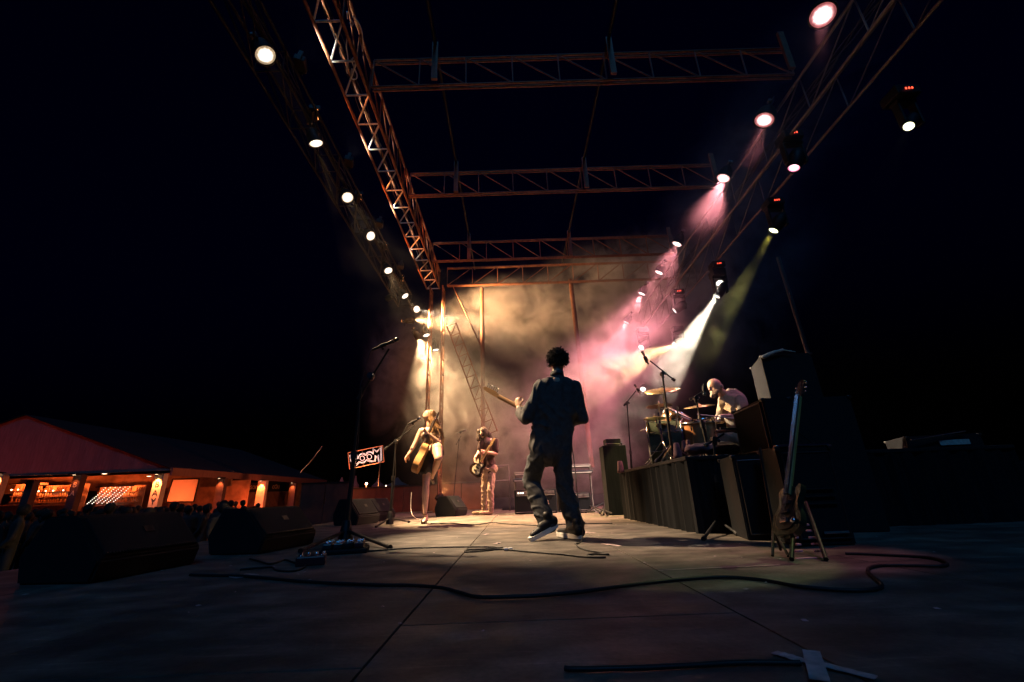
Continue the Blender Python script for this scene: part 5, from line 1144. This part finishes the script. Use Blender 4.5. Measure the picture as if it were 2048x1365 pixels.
bar('narrow bar stall at the far left with shelves of bottles', 12, 52, 972, 1018, 29.5)
bar('bar stall with rows of glowing lamps between the left pillars', 66, 140, 975, 1018, 29.5)
bar('bar stall strung with white fairy lights', 184, 258, 978, 1018, 29.5, True)
# fence panels and far containers
def fence_wall(label, x0, x1, yt0, yt1, Y0, Y1, mt='fence'):
    a = P(x0, yt0, Y0); b = P(x1, yt1, Y1); r = thing('site_fence', label, 'fence', (a.x, a.y, GZ)); d = Vector((b.x-a.x, b.y-a.y, 0)); L = d.length; r.rotation_euler.z = math.atan2(d.y, d.x); h = a.z-GZ
    n = max(2, int(L/1.3)); pmb = MB(); pmb.box((L/n/2, 0, h/2), (L/n-.03, .04, h-.04)); pm = pmb.mesh('fence_panel', M[mt])
    for i in range(n): instance(pm, 'fence_panel', r, Matrix.Translation((L/n*i, random.uniform(-.01, .01), 0)))
    for zz in (h, .3): mb = MB(); mb.box((L/2, -.03, zz), (L, .05, .06)); mb.build('rail', M['black'], r)
    return r
fence_wall('brown site container right of the marquee end', 604, 700, 968, 972, 19, 19)
fence_wall('dim rust coloured panel fence behind the singer and bass player', 860, 985, 968, 968, 17, 17)
fence_wall('darker far fence run behind the monitor wedges', 700, 865, 978, 976, 22, 21)
lamp_post('bright starry ground lamp below the neon sign', (733, 968), 30, 900, .07)
lamp_post('small lamp above the brown container', (668, 969), 24, 260, .05)
lamp_post('tiny far lamp left of the singer', (772, 972), 34, 10, .05, 'bulbw')
lamp_post('lamp at the far end of the marquee', (640, 970), 22, 200, .06)
for lab, loc, tg, e in (('red flood lamp on the ground behind the far end of the stage', (-2.2, 15.2, -1.2), (-1.2, 17, .4), 60), ('red flood lamp on the grass beyond the monitor wedges', (-6.6, 18.6, -1.2), (-6.0, 21.5, .5), 70),
                        ('added orange flood lamp under the marquee aimed at the projection screen', (-20.4, 25.5, .2), (-20.6, 28.5, 1.3), 420), ('added orange flood lamp lighting the marquee banner', (-18.6, 32.0, -.4), (-21.3, 36.0, 1.2), 500)):
    flood(lab, loc, tg, 'lens_o' if 'red' in lab else 'black', e, (1, .13, .03) if 'red' in lab else (1, .12, .025), 95 if 'screen' in lab else 130, None)  # floods added to light the fences, screen and banner
# small far marquee peaks
for i, (x, yt, w_) in enumerate([(684, 955, 20), (712, 952, 14), (757, 957, 22), (795, 955, 40)]):
    Y = 40; a = P(x-w_/2, 970, Y); b = P(x+w_/2, 970, Y); t = P(x, yt, Y); rr = (b.x-a.x)/2
    o = thing('pagoda_tent', ['small peaked tent farthest left behind the fence', 'narrow peaked tent right beside the farthest left one', 'small peaked tent right of the starry lamp', 'widest peaked tent glowing red left of the singer'][i], 'tent', (t.x, Y, GZ))
    h0 = a.z-GZ; mb = MB(); mb.lathe([(rr*1.2, h0-.1), (rr*.45, h0+(t.z-a.z)*.35), (.05, t.z-GZ)], n=8); mb.build('canopy', M['tent'], o)
    mb = MB(); mb.lathe([(rr*1.15, 0), (rr*1.15, h0-.12)], n=8); mb.build('wall', M['tent'], o)
# neon sign
sg = thing('neon_sign', 'outlined white neon sign reading BOOM in an orange frame', 'sign', P(731, 916, 30)); o_ = sg.location.copy()
def sp(cx_, cy_): return P(680+cx_/12.41, 870+cy_/12.41, 30)-o_
fr_ = [sp(200, 445), sp(1060, 270), sp(1095, 665), sp(235, 850)]
for i in range(4): mb = MB(); mb.tube([fr_[i], fr_[(i+1) % 4]], .028, 6); mb.build('frame', M['orneon'], sg)
for x, y0, y1 in ((550, 375, 470), (735, 660, 745), (575, 700, 780)): mb = MB(); mb.tube([sp(x, y0), sp(x+8, y1)], .025, 5); mb.build('strut', M['alu'], sg)
paths = [[(240, 515), (300, 485), (385, 470), (430, 490), (435, 545), (425, 590), (455, 540), (500, 480), (560, 458), (610, 462), (635, 490), (665, 440), (720, 415), (775, 420), (810, 460), (815, 475), (818, 338), (915, 410), (1025, 292), (1032, 500), (1035, 630), (955, 682), (945, 600), (935, 545), (905, 580), (885, 520), (880, 660), (780, 672), (650, 640), (600, 695), (540, 702), (480, 690), (405, 765), (340, 790), (285, 705), (265, 640), (240, 515)],
         [(262, 530), (310, 505), (390, 492), (420, 520), (415, 600), (450, 590), (480, 520), (520, 487), (575, 478), (625, 508), (650, 510), (685, 458), (740, 436), (780, 445), (825, 490), (836, 375), (915, 432), (1008, 330), (1012, 610), (965, 650), (955, 500), (912, 545), (868, 505), (862, 640), (790, 648), (655, 615), (610, 665), (540, 682), (470, 665), (400, 735)],
         [(330, 590), (380, 575), (400, 600), (380, 625), (340, 625)], [(345, 680), (390, 665), (400, 690), (360, 715)]]
for c0, r0 in (((552, 582), 55), ((728, 545), 56)): paths.append([(c0[0]+r0*math.cos(t*.5236), c0[1]+r0*1.05*math.sin(t*.5236)) for t in range(13)])
for p_ in paths: mb = MB(); mb.tube([sp(x, y) for x, y in p_], .019, 5); mb.build('neon_tube', M['neon'], sg)
for x in (300, 1000):
    mb = MB(); a = sp(x, 760 if x < 500 else 700); mb.tube([a, Vector((a.x, a.y, GZ-o_.z))], .05, 6); mb.build('mast', M['black'], sg)
mb = MB(); mb.tube([P(600, 945, 20), P(622, 922, 20), P(644, 893, 20)], .02, 5); tag(mb.build('guy_rope', M['alu']), 'thin slanting guy rope above the far end of the marquee', 'rope')
# crowd
def crowd_mesh(k):
    rnd = random.Random(k); h = 1.62+.16*rnd.random(); a = rnd.uniform(-.05, .05)
    parts = [((a, 0, h-.11), (a, 0, h-.09), .085, .092), ((0, 0, h-.3), (a, 0, h-.14), .055, .05), ((-.16, 0, h-.34), (.16, 0, h-.34), .07, .07), ((0, 0, h-.4), (0, 0, h-.75), .17, .15, ((0, 1, 0), .65)), ((-.08, 0, h-.8), (-.1, 0, .06), .10, .055), ((.08, 0, h-.8), (.1, 0, .06), .10, .055),
             ((-.19, 0, h-.36), (-.24, -.05, h-.62), .05, .042), ((.19, 0, h-.36), (.23, -.05, h-.62), .05, .042), ((-.24, -.05, h-.62), (-.15, -.2, h-.55 if k % 2 else h-.85), .042, .035), ((.23, -.05, h-.62), (.15, -.2, h-.8), .042, .035)]
    o = organic('body', parts, M['crowd'], None, voxel=.035, smooth=1); me = o.data; bpy.data.objects.remove(o)
    hb = MB(); hb.sphere((a, .02, h-.08), .108, 6, (1, 1.05, 1.1)); hm = hb.mesh('hair', M['hairdark']); return me, hm
CM = [crowd_mesh(k) for k in range(5)]
rnd = random.Random(21); placed = []
CG = 'dark crowd between the stage and the marquee'
tries = 0
while len(placed) < 150 and tries < 5000:
    tries += 1
    if len(placed) < 95: Y = rnd.uniform(17, 24); X = rnd.uniform(-.95*Y-6, -.56*Y)
    else: Y = rnd.uniform(9, 17); X = rnd.uniform(-1.15*Y-1, -.62*Y)
    if any((X-a)**2+(Y-b)**2 < .3 for a, b in placed): continue
    placed.append((X, Y)); bmh = rnd.choice(CM)
    r = thing('person', 'standing figure in the dark crowd seen in silhouette against the red lit bar', 'person', (X, Y, GZ), rnd.uniform(0, 6.2), CG); r.scale = (1, 1, rnd.uniform(.93, 1.04))
    instance(bmh[0], 'body', r); instance(bmh[1], 'hair', r)

# ------------------------------------------------------------------ SMOKE (named haze): one closed box of air over the stage, denser in drifting puffs
def smoke_mat():
    m = bpy.data.materials.new('stage_smoke'); m.use_nodes = True; nt = m.node_tree; L = nt.links; nt.nodes.remove(nt.nodes['Principled BSDF'])
    out = nt.nodes['Material Output']; v = nt.nodes.new('ShaderNodeVolumePrincipled'); v.inputs['Color'].default_value = (.92, .92, .92, 1); v.inputs['Anisotropy'].default_value = .15
    L.new(v.outputs[0], out.inputs['Volume'])
    geo = nt.nodes.new('ShaderNodeNewGeometry'); pos = geo.outputs['Position']
    def math_(op, a, b=None, c=None):
        n = nt.nodes.new('ShaderNodeMath'); n.operation = op
        for i, x in enumerate((a, b, c)):
            if x is None: continue
            if isinstance(x, (int, float)): n.inputs[i].default_value = x
            else: L.new(x, n.inputs[i])
        return n.outputs[0]
    def puff(c, rad, amt):
        mp = nt.nodes.new('ShaderNodeMapping'); mp.vector_type = 'POINT'
        mp.inputs['Location'].default_value = [-c[i]/rad[i] for i in range(3)]; mp.inputs['Scale'].default_value = [1/rad[i] for i in range(3)]
        L.new(pos, mp.inputs[0]); ln = nt.nodes.new('ShaderNodeVectorMath'); ln.operation = 'LENGTH'; L.new(mp.outputs[0], ln.inputs[0])
        r = nt.nodes.new('ShaderNodeMapRange'); r.interpolation_type = 'SMOOTHSTEP'; r.inputs[1].default_value = 1; r.inputs[2].default_value = 0; r.inputs[3].default_value = 0; r.inputs[4].default_value = amt
        L.new(ln.outputs['Value'], r.inputs[0]); return r.outputs[0]
    tot = None
    for c, rad, amt in PUFFS:
        pf = puff(c, rad, amt); tot = pf if tot is None else math_('ADD', tot, pf)
    n1 = nt.nodes.new('ShaderNodeTexNoise'); n1.inputs['Scale'].default_value = 1.15; n1.inputs['Detail'].default_value = 6; n1.inputs['Distortion'].default_value = 1.0; n1.inputs['Roughness'].default_value = .68; L.new(pos, n1.inputs['Vector'])
    r = nt.nodes.new('ShaderNodeMapRange'); r.inputs[1].default_value = .43; r.inputs[2].default_value = .66; r.inputs[3].default_value = .03; r.inputs[4].default_value = 2.5; L.new(n1.outputs[0], r.inputs[0])
    d = math_('MULTIPLY', math_('ADD', tot, .0003), r.outputs[0])
    L.new(d, v.inputs['Density'])
    return m
PUFFS = [((-3.1, 14.2, 4.4), (2.9, 2.1, 3.0), .46), ((-1.0, 14.0, 2.9), (2.2, 1.9, 2.2), .40), (tuple(P(1030, 622, 14.3)), (4.2, 1.9, 1.35), .66), (tuple(P(1300, 600, 13.6)), (4.6, 3.0, 3.2), .42), (tuple(P(1440, 430, 9.5)), (1.9, 4.0, 1.6), .16),
         (tuple(P(1215, 745, 12.5)), (3.0, 2.6, 1.3), .40), (tuple(P(1390, 690, 9.0)), (1.9, 2.6, 1.7), .28), ((1.3, 13.2, 3.2), (6.0, 5.2, 4.8), .19), (tuple(P(1500, 540, 8.4)), (1.3, 2.4, 1.6), .16), ((4.3, 6.4, 5.6), (1.5, 4.4, 1.1), .16)]
mb = MB(); mb.box((1.6, 10.0, 4.25), (12.6, 15.4, 8.4)); hz = mb.build('haze', smoke_mat()); tag(hz, kind='stuff', label='drifting stage smoke lit warm cream and pink', cat='smoke')
